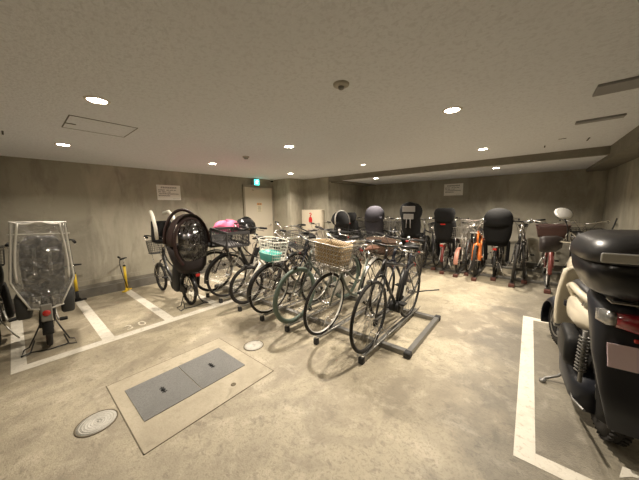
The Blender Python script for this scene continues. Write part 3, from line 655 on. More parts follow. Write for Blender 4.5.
near(-2.165,dict(nff=1,r=.345,wb=1.10,style='city',frame=sage,tire=GRNT,tw=.028,rim=BLK,bar='swan',hz=.97,fendm=BLK,saddle=PLA,ffm=BLK,barm=BLK,rackm=BLK),
 'dark bicycle with sage green tyres between the tan and the white baskets')
near(-2.635,dict(r=.33,wb=1.08,style='step',frame=drk,bask=('wire',.30,.40,.24,wwire,True),bz=.74,bar='swan',fendm=BLK,hz=.98),
 'dark city bicycle with a white wire basket holding a teal liner')
near(-3.14,dict(r=.285,wb=1.0,style='diamond',frame=wht,fork=wht,forkr=.021,rim=BLK,bar='riser',hz=.84,fend=0,rack=0,guard=0,sh=.80,bell=0,tw=.024),
 'small white framed bicycle with thick fork, right of the dark grey crate')
near(-3.655,dict(r=.345,wb=1.10,style='low',frame=BLK,rim=BLK,bask=('crate',.36,.46,.23,grc),bz=.84,bar='swan',hz=1.06,battery=1,fendm=BLK,rackm=BLK,fork=sil,barm=BLK,stem=BLK),
 'black electric bicycle with a dark grey slatted crate as front basket')
near(-4.07,dict(r=.345,wb=1.10,style='low',frame=drk,rim=BLK,tw=.022,bask=('crate',.34,.40,.20,PLA),bz=.80,bar='swan',hz=1.02,battery=1,fendm=BLK,rackm=BLK,lean=-5),
 'black bicycle farthest along the near rack, pink bag in its basket')
near(-2.36,dict(r=.33,style='city',frame=BLK,rim=ALU,bar='flat',hz=1.02,fendm=BLK,barm=BLK,rbask=('wire',.34,.36,.20,bwire),sh=.86,nff=1),'black flat bar bicycle set back between the green tyred and white basket bicycles',yf=2.62,z=.10,zr=.08)
near(-2.84,dict(r=.33,style='step',frame=navy,bask=('wire',.28,.36,.22,bwire),bar='swan',hz=.99,fendm=BLK,barm=BLK,rbask=('wire',.34,.38,.22,bwire)),'dark navy bicycle set back behind the small white framed bicycle',yf=2.66,z=.10,zr=.08)
near(-3.34,dict(r=.33,style='city',frame=drk,bar='riser',hz=.96,fendm=BLK,rbask=('wire',.34,.36,.2,swire)),'dark riser bar bicycle set back beside the dark grey crate',yf=2.60,z=.10,zr=.08)
near(-1.41,dict(r=.33,style='diamond',frame=navy,bar='flat',hz=.96,fend=0,rack=0,guard=0,rim=BLK,barm=BLK,saddle=BRNL,sh=.86),'dark flat bar bicycle with brown saddle set back beside the tan wicker basket',yf=2.75,z=.10,zr=.08)
# teal liner
r=empty('plastic_liner',(-2.515,2.04,.80),0,0,R(6)); tag(r,'teal plastic tub sitting in the white wire basket','tub')
q=MB(); q.loft([(0,0,0,.12,.095),(.004,0,0,.122,.097),(.09,0,0,.135,.108)],28,3,cap=False); q.loft([(0,0,0,.12,.095),(.004,0,0,.12,.095)],28,3); tb=q.build('tub_wall',TEAL,r,solid=.006)
q=MB(); q.tube([(.138*math.copysign(abs(math.cos(a))**.67,math.cos(a)),.110*math.copysign(abs(math.sin(a))**.67,math.sin(a)),.092) for a in [2*PI*i/30 for i in range(30)]],.006,6,closed=True)
q.build('tub_rim',TEAL,r)
# pink bag + black rain cover near slot 7
def blob(q,c,rx,ry,rz,seed,amp=.18,n=18,m=12,flat=.0):
    rn=random.Random(seed); ph=[(rn.uniform(1.5,4),rn.uniform(0,6),rn.uniform(1,4)) for _ in range(5)]
    vs=[]
    for i in range(m+1):
        th=PI*i/m
        for j in range(n):
            a=2*PI*j/n; k=1+amp*sum(math.sin(f*a+p+g_*th) for f,p,g_ in [(round(f),p,g_) for f,p,g_ in ph])/3
            z=math.cos(th); z=max(z,-1+flat); vs.append((c[0]+rx*k*math.sin(th)*math.cos(a),c[1]+ry*k*math.sin(th)*math.sin(a),c[2]+rz*k*z))
    fs=[(i*n+j,i*n+(j+1)%n,(i+1)*n+(j+1)%n,(i+1)*n+j) for i in range(m) for j in range(n)]; q.add(vs,fs); return q
q=MB(); blob(q,(0,.05,.02),.17,.24,.12,3,.22,30,18); o=q.build('cloth_bag',mat('pink_cloth',(.58,.09,.20),.7,bump=.6,scale=14,var=.35)); o.location=(-4.05,2.30,1.10); tag(o,'crumpled pink cloth bag behind the dark grey crate','bag')
r=empty('rain_cover',(-4.07,2.76,.98)); tag(r,'glossy black domed rain cover over a front seat, beside the pink bag','rain cover')
q=MB(); q.loft([(0,0,0,.17,.17,2.2),(.10,0,0,.19,.185,2.2),(.20,-.01,0,.17,.17,2.2),(.27,-.02,0,.11,.12,2.2),(.30,-.02,0,.03,.03,2.2)],26,2.2); q.build('cover_shell',mat('glossy_black_vinyl',(.015,.015,.017),.14,bump=1.,scale=16),r)
q=MB(); q.tube([(.02+.0*a,.19*math.cos(R(a)),.04+.27*math.sin(R(a))) for a in range(0,181,12)],.012,8); q.build('cover_hoop',FAB,r)
# ---------------------------------------------------------------- near rack
r=empty('bicycle_rack',(0,0,0)); tag(r,'low grey steel bicycle rack holding the near row of bicycles','bicycle rack')
for y,z in ((2.31,.03),(3.27,.03)):
    MB().box(((-.84-4.35)/2,y,z),(3.51,.06,.05),bev=.004).build('cross_beam',STE,r)
for x in (-.815,-4.38):
    MB().box((x,2.79,.03),(.055,1.0,.05),bev=.004).build('end_beam',STE,r)
    for y in (2.28,3.30): MB().box((x,y,.032),(.066,.07,.06),bev=.008).build('end_cap',SHOE,r)
for x in (-1.115,-1.665,-2.115,-2.585,-3.09,-3.605,-4.02):
    q=MB()
    q.add([(x-.03,1.96,.066),(x+.03,1.96,.066),(x+.03,3.42,.042),(x-.03,3.42,.042)],[(0,1,2,3)],False)
    tr=q.build('tray',STE,r,solid=.004)
    q=MB()
    for s in(-1,1): q.tube([(x+s*.034,1.93,.085),(x+s*.034,2.5,.088),(x+s*.034,3.44,.07)],.006,8)
    q.tube([(x-.034,1.93,.085),(x-.03,1.90,.087),(x+.03,1.90,.087),(x+.034,1.93,.085)],.006,8)
    q.build('side_rail',GAL,tr)
    q=MB()
    for s in (-1,1): q.tube([(x+s*.036,2.05,.07),(x+s*.036,2.16,.20),(x+s*.034,2.30,.22),(x+s*.036,2.42,.08)],.0045,6)
    q.tube([(x-.036,2.16,.20),(x+.036,2.16,.20)],.0045,6)
    q.build('wheel_hoop',GAL,tr)
    MB().box((x,1.925,.033),(.05,.045,.066),bev=.006).build('foot',SHOE,tr)
for x,y in ((-2.31,2.55),(-2.79,2.6),(-3.29,2.53),(-1.36,2.68)):
    q=MB(); q.box((x,(y+3.65)/2+.02,.074),(.055,3.65-y,.006)); q.box((x-.027,(y+3.65)/2+.02,.087),(.004,3.65-y,.022)); q.box((x+.027,(y+3.65)/2+.02,.087),(.004,3.65-y,.022)); tr=q.build('tray',STE,r)
    MB().box((x,y-.0,.04),(.05,.04,.08),bev=.006).build('foot',SHOE,tr)
# ---------------------------------------------------------------- back row
GB='bicycles in the back rack'
def back(x,P,label,yr=5.95,rev=False,z=.055,lean=0):
    """rear wheel to the aisle, or front wheel when rev"""
    wb=P.get('wb',1.08); P['lean']=lean
    if rev: return bicycle(label,GB,(x,yr+wb,z),-90,P)
    return bicycle(label,GB,(x,yr,z),90,P)
DKB=mat('deep_black_seat',(.010,.010,.010),.9,bump=.2,scale=50); SLB=mat('slate_fabric',(.045,.043,.052),.95,bump=.3,scale=20,var=.2)
bicycle('dark bicycle with a silver trimmed hood on its rear seat beside the extinguisher cabinet',GB,(-3.60,5.02,0),172,dict(r=.27,wb=1.0,style='low',frame=drk,rim=BLK,rear_seat=dict(m=PLA,head='hood',hm=FAB,silver=True,w=.42,h=.70),fendm=BLK,sz=.95,hz=1.0,stand='wide',tw=.024,sh=.8))
back(-3.76,dict(r=.27,style='low',frame=BLK,rim=BLK,rear_seat=dict(m=DKB,head='box',w=.32,h=.56),fendm=BLK,hz=1.0,battery=1,tw=.024,bask=('wire',.3,.38,.22,bwire),sh=.8),'black bicycle with an upright boxy child seat in the back left corner',yr=6.1)
back(-3.40,dict(r=.33,style='step',frame=navy,bask=('wire',.3,.38,.22,bwire),fendm=BLK),'dark navy bicycle with a black wire basket left of the slate hooded seat',rev=True,yr=6.1)
back(-3.03,dict(r=.27,style='low',frame=navy,rim=BLK,rear_seat=dict(m=SLB,head='hood',hm=SLB,silver=False,w=.46,h=.76),fendm=BLK,hz=1.0,battery=1,tw=.024,sh=.8),'dark bicycle with a slate grey hooded child seat near the back corner')
back(-2.68,dict(r=.34,style='city',frame=BLK,bask=('wire',.3,.4,.24,bwire),fendm=BLK,hz=1.05),'black city bicycle with wire basket right of the slate hooded seat',rev=True,yr=6.1)
back(-2.42,dict(r=.33,style='diamond',frame=drk,fend=0,bar='flat',rack=0,guard=0,rim=BLK,hz=1.07,sh=.92),'dark flat bar bicycle left of the big oval headrest',rev=True,yr=5.9)
back(-2.13,dict(r=.28,style='low',frame=BLK,rim=BLK,rear_seat=dict(m=DKB,head='oval',hm=DKB,w=.50,h=.74),fendm=BLK,hz=1.03,battery=1,tw=.024,sh=.82),'black electric bicycle with the tall oval headrest and grey padding',yr=6.05)
back(-1.80,dict(r=.34,style='diamond',frame=BLK,rim=BLK,fend=0,bar='flat',rack=0,guard=0,tw=.026,hz=1.08,sh=.95,barm=BLK,forkr=.016),'black mountain bicycle with thick fork right of the oval headrest',rev=True,yr=5.85,lean=4)
back(-1.60,dict(r=.33,style='step',frame=drk,bask=('wire',.3,.38,.22,bwire),fendm=BLK,hz=1.05),'dark bicycle with black basket between mountain bicycle and boxy seat',rev=True,yr=6.2)
back(-1.36,dict(r=.27,style='low',frame=drk,rim=BLK,rear_seat=dict(m=DKB,head='box',hm=DKB,w=.38,h=.66),fendm=mat('dull_red_fender',(.14,.02,.015),.45),hz=1.03,battery=1,tw=.024,sh=.82),'dark bicycle with a black boxy child seat and red fender below the wall notice',yr=5.9)
back(-1.08,dict(r=.25,wb=.98,style='step',frame=wht,fendm=pnk,ffm=pnk,fw=.04,bask=('wire',.26,.34,.22,swire),bz=.72,hz=.92,sh=.76,tw=.022),'small bicycle with salmon pink fender right of the red fendered one',rev=True,yr=5.80)
back(-.93,dict(r=.33,style='city',frame=BLK,bask=('wire',.32,.38,.26,swire,True),fendm=BLK,hz=1.05,bz=.82),'dark bicycle with a round steel wire basket behind the orange fork',rev=True,yr=6.05)
back(-.745,dict(r=.30,wb=1.0,style='diamond',frame=orn,fork=orn,forkr=.032,rim=BLK,fend=0,bar='riser',rack=0,guard=0,tw=.03,hz=.92,sh=.85),'black wheeled bicycle with thick bright orange fork legs',rev=True,yr=5.75,lean=3)
back(-.46,dict(r=.27,style='low',frame=BLK,rim=BLK,rear_seat=dict(m=DKB,head='hood',hm=DKB,w=.41,h=.68),fendm=BLK,hz=1.03,battery=1,tw=.024,sh=.82),'black bicycle with the largest black hooded child seat, right of the orange fork',yr=5.95)
back(-.17,dict(r=.34,style='diamond',frame=BLK,rim=BLK,fend=0,bar='flat',rack=0,guard=0,tw=.024,hz=1.07,sh=.95,barm=BLK,lampm=WHT,lampz=.93),'black bicycle with a pale headlight right of the largest hooded seat',rev=True,yr=5.70,lean=-4)
back(.0,dict(r=.33,style='diamond',frame=drk,rim=BLK,fend=0,bar='flat',rack=0,guard=0,tw=.02,hz=1.06,sh=.95,lever=CHR),'dark thin framed bicycle between the pale headlight and the red brown basket',rev=True,yr=6.05,lean=5)
back(.30,dict(r=.33,style='city',frame=red,ffm=mat('maroon_fender',(.15,.03,.025),.4),bask=('wicker',.30,.42,.20,RBW),bz=.84,hz=1.04,fendm=BLK),'dark red bicycle with red brown basket beyond the scooter handlebar',rev=True,yr=5.65)
back(.72,dict(r=.33,style='step',frame=drk,bask=('wire',.3,.38,.22,bwire),fendm=BLK,hz=1.04),'dark bicycle at the right end of the back rack behind the scooter',rev=True,yr=5.9)
# back rack
r=empty('bicycle_rack',(0,0,0)); tag(r,'long low dark steel rack with rusty red feet along the back wall','bicycle rack')
for y in (6.0,7.0): MB().box((-1.55,y,.028),(5.0,.05,.045),bev=.004).build('cross_beam',STE,r)
for x,y in ((-3.76,5.9),(-3.40,5.85),(-3.03,5.8),(-2.68,5.85),(-2.42,5.7),(-2.13,5.85),(-1.80,5.62),(-1.60,5.95),(-1.36,5.70),(-1.08,5.6),(-.93,5.85),(-.745,5.52),(-.46,5.75),(-.17,5.48),(.0,5.85),(.30,5.42),(.72,5.7)):
    q=MB(); q.box((x,(y+7.2)/2,.05),(.055,7.2-y,.006)); q.box((x-.027,(y+7.2)/2,.06),(.004,7.2-y,.02)); q.box((x+.027,(y+7.2)/2,.06),(.004,7.2-y,.02)); tr=q.build('tray',STE,r)
    MB().box((x,y-.02,.033),(.085,.06,.062),bev=.006).build('foot',REDB,tr)
# ---------------------------------------------------------------- stall bicycles on the left
# brown hooded one
r=bicycle('electric bicycle with a large brown hooded rain cover over the rear seat','bicycles in the wall stalls',(-3.93,1.60,0),180,dict(r=.245,wb=1.12,style='low',frame=BLK,rim=BLK,tw=.025,hz=.98,battery=1,bar='swan',fendm=BLK,sh=.80,stand='wide',rackm=BLK,barm=BLK,rhub=.045,
  bask=('wire',.24,.30,.22,bwire,True),bz=.68,bx=.10,front_seat=(PLA,.30,WHT),rear_seat=dict(m=PLA,head='none',w=.34,h=.5)))
BRF=mat('brown_quilted_fabric',(.036,.020,.017),.6,bump=.5,scale=25,var=.25)
rz=.55
q=MB(); g=[]
# base sack
q.loft([(rz,-.12,0,.15,.15,2.6),(rz+.08,-.13,0,.18,.20,2.6),(rz+.20,-.11,0,.17,.24,2.4),(rz+.40,-.03,0,.17,.265,2.2)],30,2.5,cap=False); cv=q.build('rain_cover',mat('dark_seat_sack',(.022,.017,.016),.7,bump=.4,scale=20),r,solid=.006)
q=MB(); g=[]
for i in range(14):   # canopy behind, hugging the rider side
    a=R(0+i*180/13/1.0); row=[]
    for j in range(15):
        u=R(-5+95*j/14); row.append((-.22+.36*math.sin(u),-.265*math.cos(a)*math.cos(u*.55),rz+.40+.44*math.sin(a)*math.cos(u*.55)))
    g.append(row)
q.sheet(g); q.build('rain_hood',BRF,cv,solid=.006)
q=MB(); q.loft([(rz+.15,-.14,0,.03,.13),(rz+.35,-.15,0,.04,.15),(rz+.55,-.15,0,.04,.15),(rz+.66,-.14,0,.03,.11)],20,3); q.build('seat_back',PLA,cv)
q=MB(); q.tube([(-.22-.10*math.sin(a)*0-.05*math.cos(a),.245*math.cos(a),rz+.42+.35*math.sin(a)) for a in [2*PI*i/36 for i in range(36)]],.024,8,closed=True); q.build('window_hoop',BRF,cv)
q=MB(); q.tube([(-.0+.0*a,.275*math.cos(R(a)),rz+.42+.475*math.sin(R(a))) for a in range(0,181,10)],.022,8); q.build('rear_hoop',BRF,cv)
q=MB(); g=[]
for i in range(8):
    t=i/7; row=[]
    for j in range(19):
        a=2*PI*j/18; jj=random.uniform(-.016,.016) if 0<i<7 and 0<j<18 else 0; row.append((-.235-.10*(1-t*t)+jj,.235*t*math.cos(a),rz+.42+.34*t*math.sin(a)))
    g.append(row)
q.sheet(g,smooth=False); q.build('vinyl_window',CLEARD,cv)
# clear-cover bicycle
r=bicycle('child carrier bicycle at the left under a clear plastic rain cover with white piping','bicycles in the wall stalls',(-3.97,.12,0),176,dict(r=.255,wb=1.10,style='low',frame=BLK,rim=BLK,tw=.027,hz=1.02,battery=1,bar='swan',bw=.27,fendm=PLA,fw=.04,sh=.82,stand='wide',rack=0,barm=BLK,lean=2.5,
   nrs=1,bask=('wire',.26,.34,.2,bwire),bz=.66))
PIP=mat('white_piping',(.62,.60,.54),.5)
q=MB(); z0=.47; z1=1.335
def ring4(z):
    t=(z-z0)/(z1-z0); w=(.12+.12*min(1,t*3.2)) if t<.31 else (.24-.04*(t-.31)/.69); l0=-.14+.05*t; l1=.36-.10*t
    return l0,l1,w
g=[]
for i in range(15):
    z=z0+(z1-z0)*i/14; l0,l1,w=ring4(z); row=[]
    for (x,y) in [(l1,-w),((l0+l1)/2,-w),(l0+.04,-w)]+[(l0-.012*(1-u*u),w*u*.92) for u in [-1+k/5 for k in range(11)]]+[(l0+.04,w),((l0+l1)/2,w),(l1,w),(l1+.02,0),(l1,-w)]: row.append((x+random.uniform(-.009,.009)*(x<l1),y,z-.03*(1-abs(y)/w)*(i==14)))
    g.append(row)
q.sheet(g,smooth=False); 
q.add([(ring4(z1)[0],-.20,z1),(ring4(z1)[0],.20,z1),(ring4(z1)[1],.20,z1),(ring4(z1)[1],-.20,z1)],[(0,1,2,3)]); cv=q.build('rain_cover',CLEAR,r)
q=MB()
for s in(-1,1):
    q.tube([(ring4(z)[0]-.006,s*ring4(z)[2]*.93,z) for z in [z0+(z1-z0)*i/12 for i in range(13)]],.0085,6)
    q.tube([(ring4(z)[0]-.012,s*(.155+.03*math.sin((z-z0)*4)),z) for z in [z0+.28+(z1-z0-.28)*i/8 for i in range(9)]],.020,6,sy=.5)
    q.tube([(ring4(z)[1],s*ring4(z)[2],z) for z in [z0+(z1-z0)*i/12 for i in range(13)]],.008,6)
q.tube([(ring4(z1)[0]-.006,y,z1+.012*math.cos(y*30)) for y in [-.20+.40*i/14 for i in range(15)]],.009,6); q.tube([(ring4(z1-.1)[0]-.008,y,z1-.11) for y in [-.22+.44*i/14 for i in range(15)]],.005,6)
q.tube([(ring4(z0)[0],-.13,z0),(ring4(z0)[0]-.02,0,z0-.03),(ring4(z0)[0],.13,z0)],.009,6)
q.tube([(ring4(z1)[1],-.2,z1),(ring4(z1)[1],.2,z1)],.008,6)
q.build('piping',PIP,cv)
q=MB(); q.loft([(.56,.0,0,.03,.12),(.66,-.01,0,.035,.15),(.95,-.03,0,.035,.165),(1.12,-.04,0,.03,.15),(1.20,-.04,0,.02,.10)],22,3); sh=q.build('seat_back',mat('charcoal_seat',(.045,.045,.05),.5,bump=.3,scale=30),r)
q=MB()
for s in(-1,1): q.box((-.07,s*.055,.93),(.008,.028,.30),bev=.003)
q.build('back_stripe',GRYF,sh)
q=MB()
for s in(-1,1): q=MB(); q.loft([(.36,.0,s*.16,.10,.045),(.38,.0,s*.16,.12,.055),(.58,.0,s*.16,.12,.06),(.60,.0,s*.16,.10,.05)],18,6); q.build('pannier',mat('charcoal_pannier',(.03,.031,.03),.6),r)
q=MB(); q.box((-.28,0,.44),(.02,.085,.18),bev=.01); mf=q.build('mudflap',mat('grey_mudflap',(.20,.19,.165),.5),r)
q=MB(); q.disc((-.293,0,.44),.03,.012,20,'x'); q.build('reflector',RED,mf)
# far left dark bicycle, cut by the frame
bicycle('dark bicycle cut off at the left edge of the picture','bicycles in the wall stalls',(-4.40,-.24,0),178,dict(r=.26,wb=.98,lean=-3,style='step',frame=drk,rim=BLK,bask=('wire',.2,.3,.24,bwire),bx=-.06,fendm=BLK,hz=.95,sh=.78,rear_seat=dict(m=PLA,head='none',w=.30,h=.5)))
# ---------------------------------------------------------------- floor pumps
def pump(loc,rz,label,base_m,hb,bm):
    r=empty('floor_pump',loc,rz); tag(r,label,'bicycle pump')
    MB().tube([(0,0,.0+hb),(0,0,.46)],.021,12).build('barrel',YEL,r)
    q=MB(); q.box((0,0,.012),(.07,.21,.018),bev=.006); q.loft([(.02,0,0,.03,.05),(.06,0,0,.018,.02),(hb+.005,0,0,.017,.017)],14,2.2); q.build('base',base_m,r)
    q=MB(); q.tube([(0,0,.45),(0,0,.585)],.006,8); q.build('piston_rod',CHR,r)
    q=MB(); q.lathe([(.019,.44),(.021,.45),(.021,.47),(.01,.48)],14); q.build('collar',PLA,r)
    q=MB(); q.tube([(0,-.10,.592),(0,-.03,.598),(0,.03,.598),(0,.10,.592)],[.011,.015,.015,.011],10); q.build('handle',bm,r)
    q=MB(); q.tube(bez((.02,-.02,.06),(.10,-.16,.08),(.02,-.17,.40),(.0,-.13,.55),12)+[Vector((0,-.10,.62)),Vector((.0,-.13,.645))],.006,6); q.build('hose',PLA,r)
    q=MB(); q.tube([(0,-.10,.62),(0,-.155,.655)],.014,8); q.build('hose_head',PLA,r); return r
pump((-5.56,.54,.0),.1,'yellow floor pump with black T handle and black foot plate against the left wall',PLA,.17,PLA)
p=pump((-5.55,1.19,.0),.9,'yellow floor pump with yellow foot plate, closer to the brown hooded bicycle',YEL,.05,PLA)
# ---------------------------------------------------------------- scooter
A=Vector((.46,2.26,0)); F=Vector((.37,3.44,0)); hd=math.degrees(math.atan2(F.y-A.y,F.x-A.x))
r=empty('scooter',(A.x,A.y,0),R(hd)); tag(r,'cream and black delivery scooter with a large black top box, parked at the right','scooter')
# local: +x forward, +y left. wheelbase 1.25
DG=mat('dark_grey_plastic',(.016,.018,.025),.42); BXM=mat('box_black',(.010,.010,.012),.3,coat=.1); BXT=mat('box_lid_grey',(.028,.028,.03),.35)
def swheel(x,rr,tw,loc_y=0):
    q=MB(); n=14; pr=[(rr-tw+tw*math.cos(2*PI*k/n),tw*1.0*math.sin(2*PI*k/n)) for k in range(n)]; q.lathe(pr,48,(x,loc_y,rr),'y',True); w=q.build('wheel',RUB,r)
    q=MB(); 
    for k in range(40):
        a=2*PI*k/40
        for s in(-1,1): q.box((x+(rr-.002)*math.cos(a),s*tw*.45,rr+(rr-.002)*math.sin(a)),(.02,tw*.55,.014),Matrix.Rotation(-a+PI/2,3,'Y')@Matrix.Rotation(s*.5,3,'Z'))
    q.build('tread',RUB,w)
    q=MB(); q.lathe([(rr-tw*1.9,-.04),(rr-tw*1.6,-.045),(rr-tw*1.5,0),(rr-tw*1.6,.045),(rr-tw*1.9,.04)],32,(x,loc_y,rr),'y')
    for k in range(5):
        a=2*PI*k/5; q.tube([(x,0,rr),(x+(rr-tw*1.7)*math.cos(a),0,rr+(rr-tw*1.7)*math.sin(a))],.018,8)
    q.disc((x,0,rr),.05,.11,20,'y'); q.build('wheel_rim',STE,w); return w
swheel(0,.25,.055); swheel(1.25,.23,.048)
# body side/rear cowl (cream) & fender (dark)
q=MB(); q.loft([(-.08,0,.70,.10,.05,3),(.02,0,.71,.15,.075,3),(.20,0,.68,.165,.12,3),(.42,0,.66,.16,.13,3),(.55,0,.64,.14,.10,3)],28,3,axis='x'); q.build('side_cowl',CRM,r)
q=MB(); q.loft([(-.0,0,.83,.12,.03,2.6),(.2,0,.85,.14,.045,2.6),(.5,0,.83,.13,.045,2.6),(.62,0,.81,.09,.035,2.6)],24,2.6,axis='x'); q.build('seat',mat('seat_vinyl',(.025,.025,.027),.45,bump=.1),r)
q=MB(); q.tube([(.42,.13,.76),(.40,.16,.83),(.3,.165,.86),(.1,.17,.865),(-.14,.16,.87),(-.18,0,.875),(-.14,-.16,.87),(.1,-.17,.865),(.3,-.165,.86),(.40,-.16,.83)],.021,8); q.build('grab_rail',CRM,r)
# rear mudguard, dark, big
q=MB(); q.loft([(.30,-.42,0,.012,.11,3),(.48,-.39,0,.025,.15,3),(.66,-.33,0,.07,.18,3),(.80,-.27,0,.13,.185,3),(.92,-.22,0,.17,.19,3),(.95,-.18,0,.16,.17,3)],26,3); rear=q.build('rear_fender',DG,r)
q=MB(); g=[]
for i in range(14):
    a=R(30+i*11.5); row=[]
    for j in range(9):
        t=-1+2*j/8; rr=.335-.05*abs(t)**3; row.append((rr*math.cos(a),.12*t,.25+rr*math.sin(a)))
    g.append(row)
q.sheet(g); q.build('inner_fender',PLA,r,solid=.008)
# tail light
q=MB(); q.loft([(-.09,-.40,.87,.035,.035,2.4),(-.06,-.42,.87,.05,.045,2.4),(.06,-.42,.87,.05,.045,2.4),(.13,-.395,.87,.035,.035,2.4)],20,2.4,axis='y'); q.build('tail_light',mat('tail_red',(.25,.012,.02),.18,coat=1),rear)
for s in(-1,1):
    q=MB(); q.loft([(s*.13,-.385,.872,.045,.04,2.2),(s*.155,-.36,.87,.05,.042,2.2),(s*.18,-.31,.865,.03,.03,2.2)],18,2.2,axis='y'); q.build('turn_signal',LGT,rear)
MB().box((-.425,.03,.79),(.012,.075,.02),bev=.004).build('reflector',RED,rear)
MB().box((-.36,.09,.955),(.08,.12,.008),bev=.002).build('trim_label',ALU,rear)
q=MB(); q.box((0,0,0),(.004,.2,.115),bev=.0); pl=q.build('licence_plate',mat('pink_plate',(.95,.76,.82),.5,emis=None),rear); pl.location=(-.435,.05,.70); pl.rotation_euler=(0,R(24),0)
md=pl.modifiers.new('b','BEVEL'); md.width=.018; md.affect='EDGES'; md.limit_method='ANGLE'; md.segments=3
pl.data.update()
# engine, swing unit
q=MB(); q.loft([(.02,0,.17,.06,.09,3),(.12,.0,.19,.10,.11,3),(.35,0,.22,.11,.11,3),(.52,0,.26,.09,.09,3)],22,3,axis='x'); eng=q.build('engine',DG,r)
for v in eng.data.vertices: v.co.y+=.07
q=MB(); q.loft([(.10,.15,.43,.05,.07,4),(.14,.15,.43,.055,.11,4),(.34,.15,.44,.055,.115,4),(.39,.15,.44,.04,.08,4)],20,4,axis='x'); q.build('air_cleaner',PLA,r)
q=MB(); q.tube([(-.02,.14,.30),(-.06,.15,.66)],.012,8)
for k in range(11): 
    t=k/11; q.lathe([(.024,-.006),(.031,0),(.024,.006)],14,(-.02-.035*t,.145,.38+.26*t))
q.build('shock_absorber',STE,r)
q=MB(); q.tube([(.42,.09,.18),(.44,.16,.06),(.43,.24,.015),(.37,.27,.012)],.011,8); q.tube([(.42,-.09,.18),(.44,-.16,.06),(.43,-.24,.015),(.37,-.27,.012)],.011,8); q.tube([(.42,-.09,.18),(.42,.09,.18)],.012,8); q.disc((.385,.26,.012),.022,.02,12); q.build('centre_stand',STE,r)
q=MB(); q.tube([(.2,.14,.20),(.05,.15,.13),(-.25,.16,.25)],.008,6); q.build('footpeg_bracket',STE,r)
# exhaust on the right
q=MB(); q.tube([(.3,-.16,.2),(.05,-.18,.22),(-.25,-.19,.28)],[.025,.05,.045],14); q.build('exhaust',STE,r)
# floorboard + leg shield + front
q=MB(); q.box((.66,0,.30),(.34,.28,.10),bev=.03); q.build('floorboard',DG,r)
q=MB(); g=[]
for i in range(12):
    t=i/11; z=.36+.54*t; row=[]
    for j in range(13):
        u=-1+2*j/12; w=.15+.02*math.sin(t*PI) ; row.append((.78+.08*(1-u*u)-.10*t*1.2+.05*(1-t),w*u,z+.03*(1-u*u)*(i==11)))
    g.append(row)
q.sheet(g); q.build('leg_shield',CRM,r,solid=.03)
q=MB(); q.box((.70,.08,.60),(.03,.10,.05),bev=.006); q.box((.71,0,.74),(.06,.16,.12),bev=.02); q.build('inner_panel',DG,r)
q=MB(); q.loft([(.62,.92,0,.07,.07),(.75,.88,0,.10,.10),(.92,.86,0,.10,.11),(.98,.86,0,.07,.09)],22,2.6); q.build('front_cowl',CRM,r)
q=MB(); g=[]
for i in range(14):
    a=R(-25+i*15); row=[]
    for j in range(9):
        t=-1+2*j/8; rr=.262-.06*abs(t)**3; row.append((1.25+rr*math.cos(a),.11*t,.23+rr*math.sin(a)))
    g.append(row)
q.sheet(g); q.build('front_fender',DG,r,solid=.008)
q=MB()
for s in(-1,1): q.tube([(1.25,s*.07,.23),(1.10,s*.07,.62)],.017,8)
q.tube([(1.10,-.07,.62),(1.10,.07,.62)],.02,8); q.tube([(1.12,0,.58),(.92,0,1.0)],.02,8); q.build('fork',STE,r)
# handlebar
q=MB(); q.tube([(.98,0,1.02),(.97,.10,1.05),(.93,.22,1.06),(.88,.34,1.05)],.012,8); q.tube([(.98,0,1.02),(.97,-.10,1.05),(.93,-.22,1.06),(.88,-.34,1.05)],.012,8); hbm=q.build('handlebar',CHR,r)
for s in(-1,1):
    q=MB(); q.loft([(s*.20,.98,1.04,.045,.05,2.2),(s*.25,.97,1.03,.075,.075,2.2),(s*.36,.94,1.02,.085,.08,2.2),(s*.40,.93,1.02,.075,.07,2.2)],20,2.2,axis='y'); q.build('hand_muff',mat('muff_brown',(.018,.012,.010),.6,bump=.3,scale=30),hbm)
    q=MB(); q.tube([(.95,s*.16,1.06),(.95,s*.17,1.18),(.97,s*.20,1.27)],.006,8); q.tube([(.92,s*.12,1.09),(.88,s*.05,1.13)],.006,6); q.build('mirror_arm',PLA,hbm)
q=MB(); q.lathe([(.0001,-.012),(.06,-.010),(.075,.004),(.06,.02),(.03,.03),(.0001,.033)],28,(0,0,0),'x'); mi=q.build('mirror',mat('mirror_glass',(.95,.94,.9),.5,.5),hbm); mi.location=(.97,.215,1.315); mi.scale=(1,1.25,.85); mi.rotation_euler=(0,R(38),R(25))
q=MB(); q.lathe([(.03,.032),(.0605,.022),(.078,.004)],28,(0,0,0),'x'); mj=q.build('mirror_shell',PLA,mi)
q=MB(); q.loft([(1.06,.96,0,.05,.09),(1.10,.95,0,.06,.10),(1.14,.96,0,.03,.08)],20,2.6); q.build('instrument_panel',PLA,hbm)
q=MB(); q.tube(bez((.95,.12,1.08),(1.02,.2,1.2),(1.1,.02,1.1),(1.08,0,.95),8),.006,6); q.tube(bez((.95,.18,1.07),(.90,.2,1.16),(1.05,.10,1.18),(1.05,.02,1.0),8),.005,6); q.build('cable',CHR,hbm)
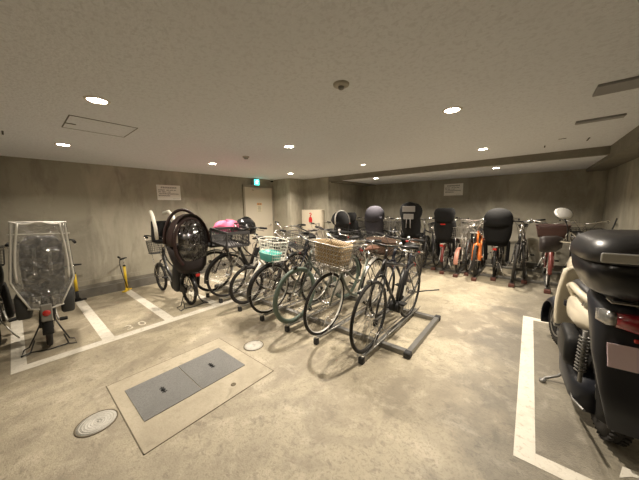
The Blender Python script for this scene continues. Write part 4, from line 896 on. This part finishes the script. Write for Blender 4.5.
# carrier + top box
q=MB(); q.tube([(.15,.12,.82),(-.25,.13,.93),(-.42,.0,.94),(-.25,-.13,.93),(.15,-.12,.82)],.010,8)
for x in(-.1,-.3): q.tube([(x,-.14,.94),(x,.14,.94)],.009,8)
q.box((-.2,0,.955),(.34,.28,.02),bev=.004); q.tube([(-.1,.13,.93),(.1,.14,.78)],.010,8); q.tube([(-.1,-.13,.93),(.1,-.14,.78)],.010,8); q.build('carrier',STE,r)
q=MB(); q.loft([(.975,-.22,-.03,.20,.21,3.2),(1.0,-.22,-.03,.24,.25,3.4),(1.08,-.22,-.03,.275,.285,3.6),(1.16,-.22,-.03,.285,.295,3.8)],44,3.6); tb=q.build('top_box',BXM,r)
q=MB(); q.loft([(1.162,-.22,-.03,.29,.30,3.8),(1.21,-.22,-.03,.288,.298,3.8),(1.26,-.22,-.03,.265,.275,3.6),(1.29,-.22,-.03,.22,.23,3.4),(1.297,-.22,-.03,.15,.16,3)],44,3.6); q.build('box_lid',BXT,tb)
q=MB(); q.box((-.508,-.01,1.195),(.014,.48,.045),bev=.004); q.build('reflective_strip',mat('box_strip_silver',(.62,.62,.60),.4,.2),tb)
q=MB(); q.box((-.505,-.03,1.11),(.014,.07,.05),bev=.006); q.build('box_latch',PLA,tb)

ST=Matrix.Translation((1.0,0,0))@Matrix.Rotation(R(9),4,'Z')@Matrix.Translation((-1.0,0,0))
for o in [c for c in r.children if c.name.split('.')[0] in('fork','handlebar','front_fender') or (c.name.startswith('wheel') and c.data.vertices[0].co.x>.8)]:
    o.matrix_local=ST@o.matrix_local
    if o.name.startswith('handlebar'): o.matrix_local=Matrix.Translation((0,-.02,.045))@o.matrix_local@Matrix.Diagonal((1,.80,1,1))
# ---------------------------------------------------------------- world, camera
w=bpy.data.worlds.new('World'); sc.world=w; w.use_nodes=True; bg=w.node_tree.nodes['Background']; bg.inputs[0].default_value=(.5,.48,.42,1); bg.inputs[1].default_value=.005
cam=bpy.data.cameras.new('Camera'); co=bpy.data.objects.new('Camera',cam); col.objects.link(co); sc.camera=co
cam.sensor_width=36; cam.sensor_fit='HORIZONTAL'; cam.lens=253.63/639*36; cam.clip_start=.02
yaw,pit,rol=map(R,(-39.683,-7.386,-.947))
fw=Vector((math.sin(yaw)*math.cos(pit),math.cos(yaw)*math.cos(pit),math.sin(pit))); rt=Vector((math.cos(yaw),-math.sin(yaw),0)); up=rt.cross(fw)
r2=rt*math.cos(rol)+up*math.sin(rol); u2=-rt*math.sin(rol)+up*math.cos(rol)
M=Matrix((r2,u2,-fw)).transposed().to_4x4(); M.translation=Vector((0,0,1.45)); co.matrix_world=M
vs=sc.view_settings; vs.view_transform='Standard'; vs.look='None'; vs.gamma=1; vs.use_curve_mapping=False; vs.exposure=0.55
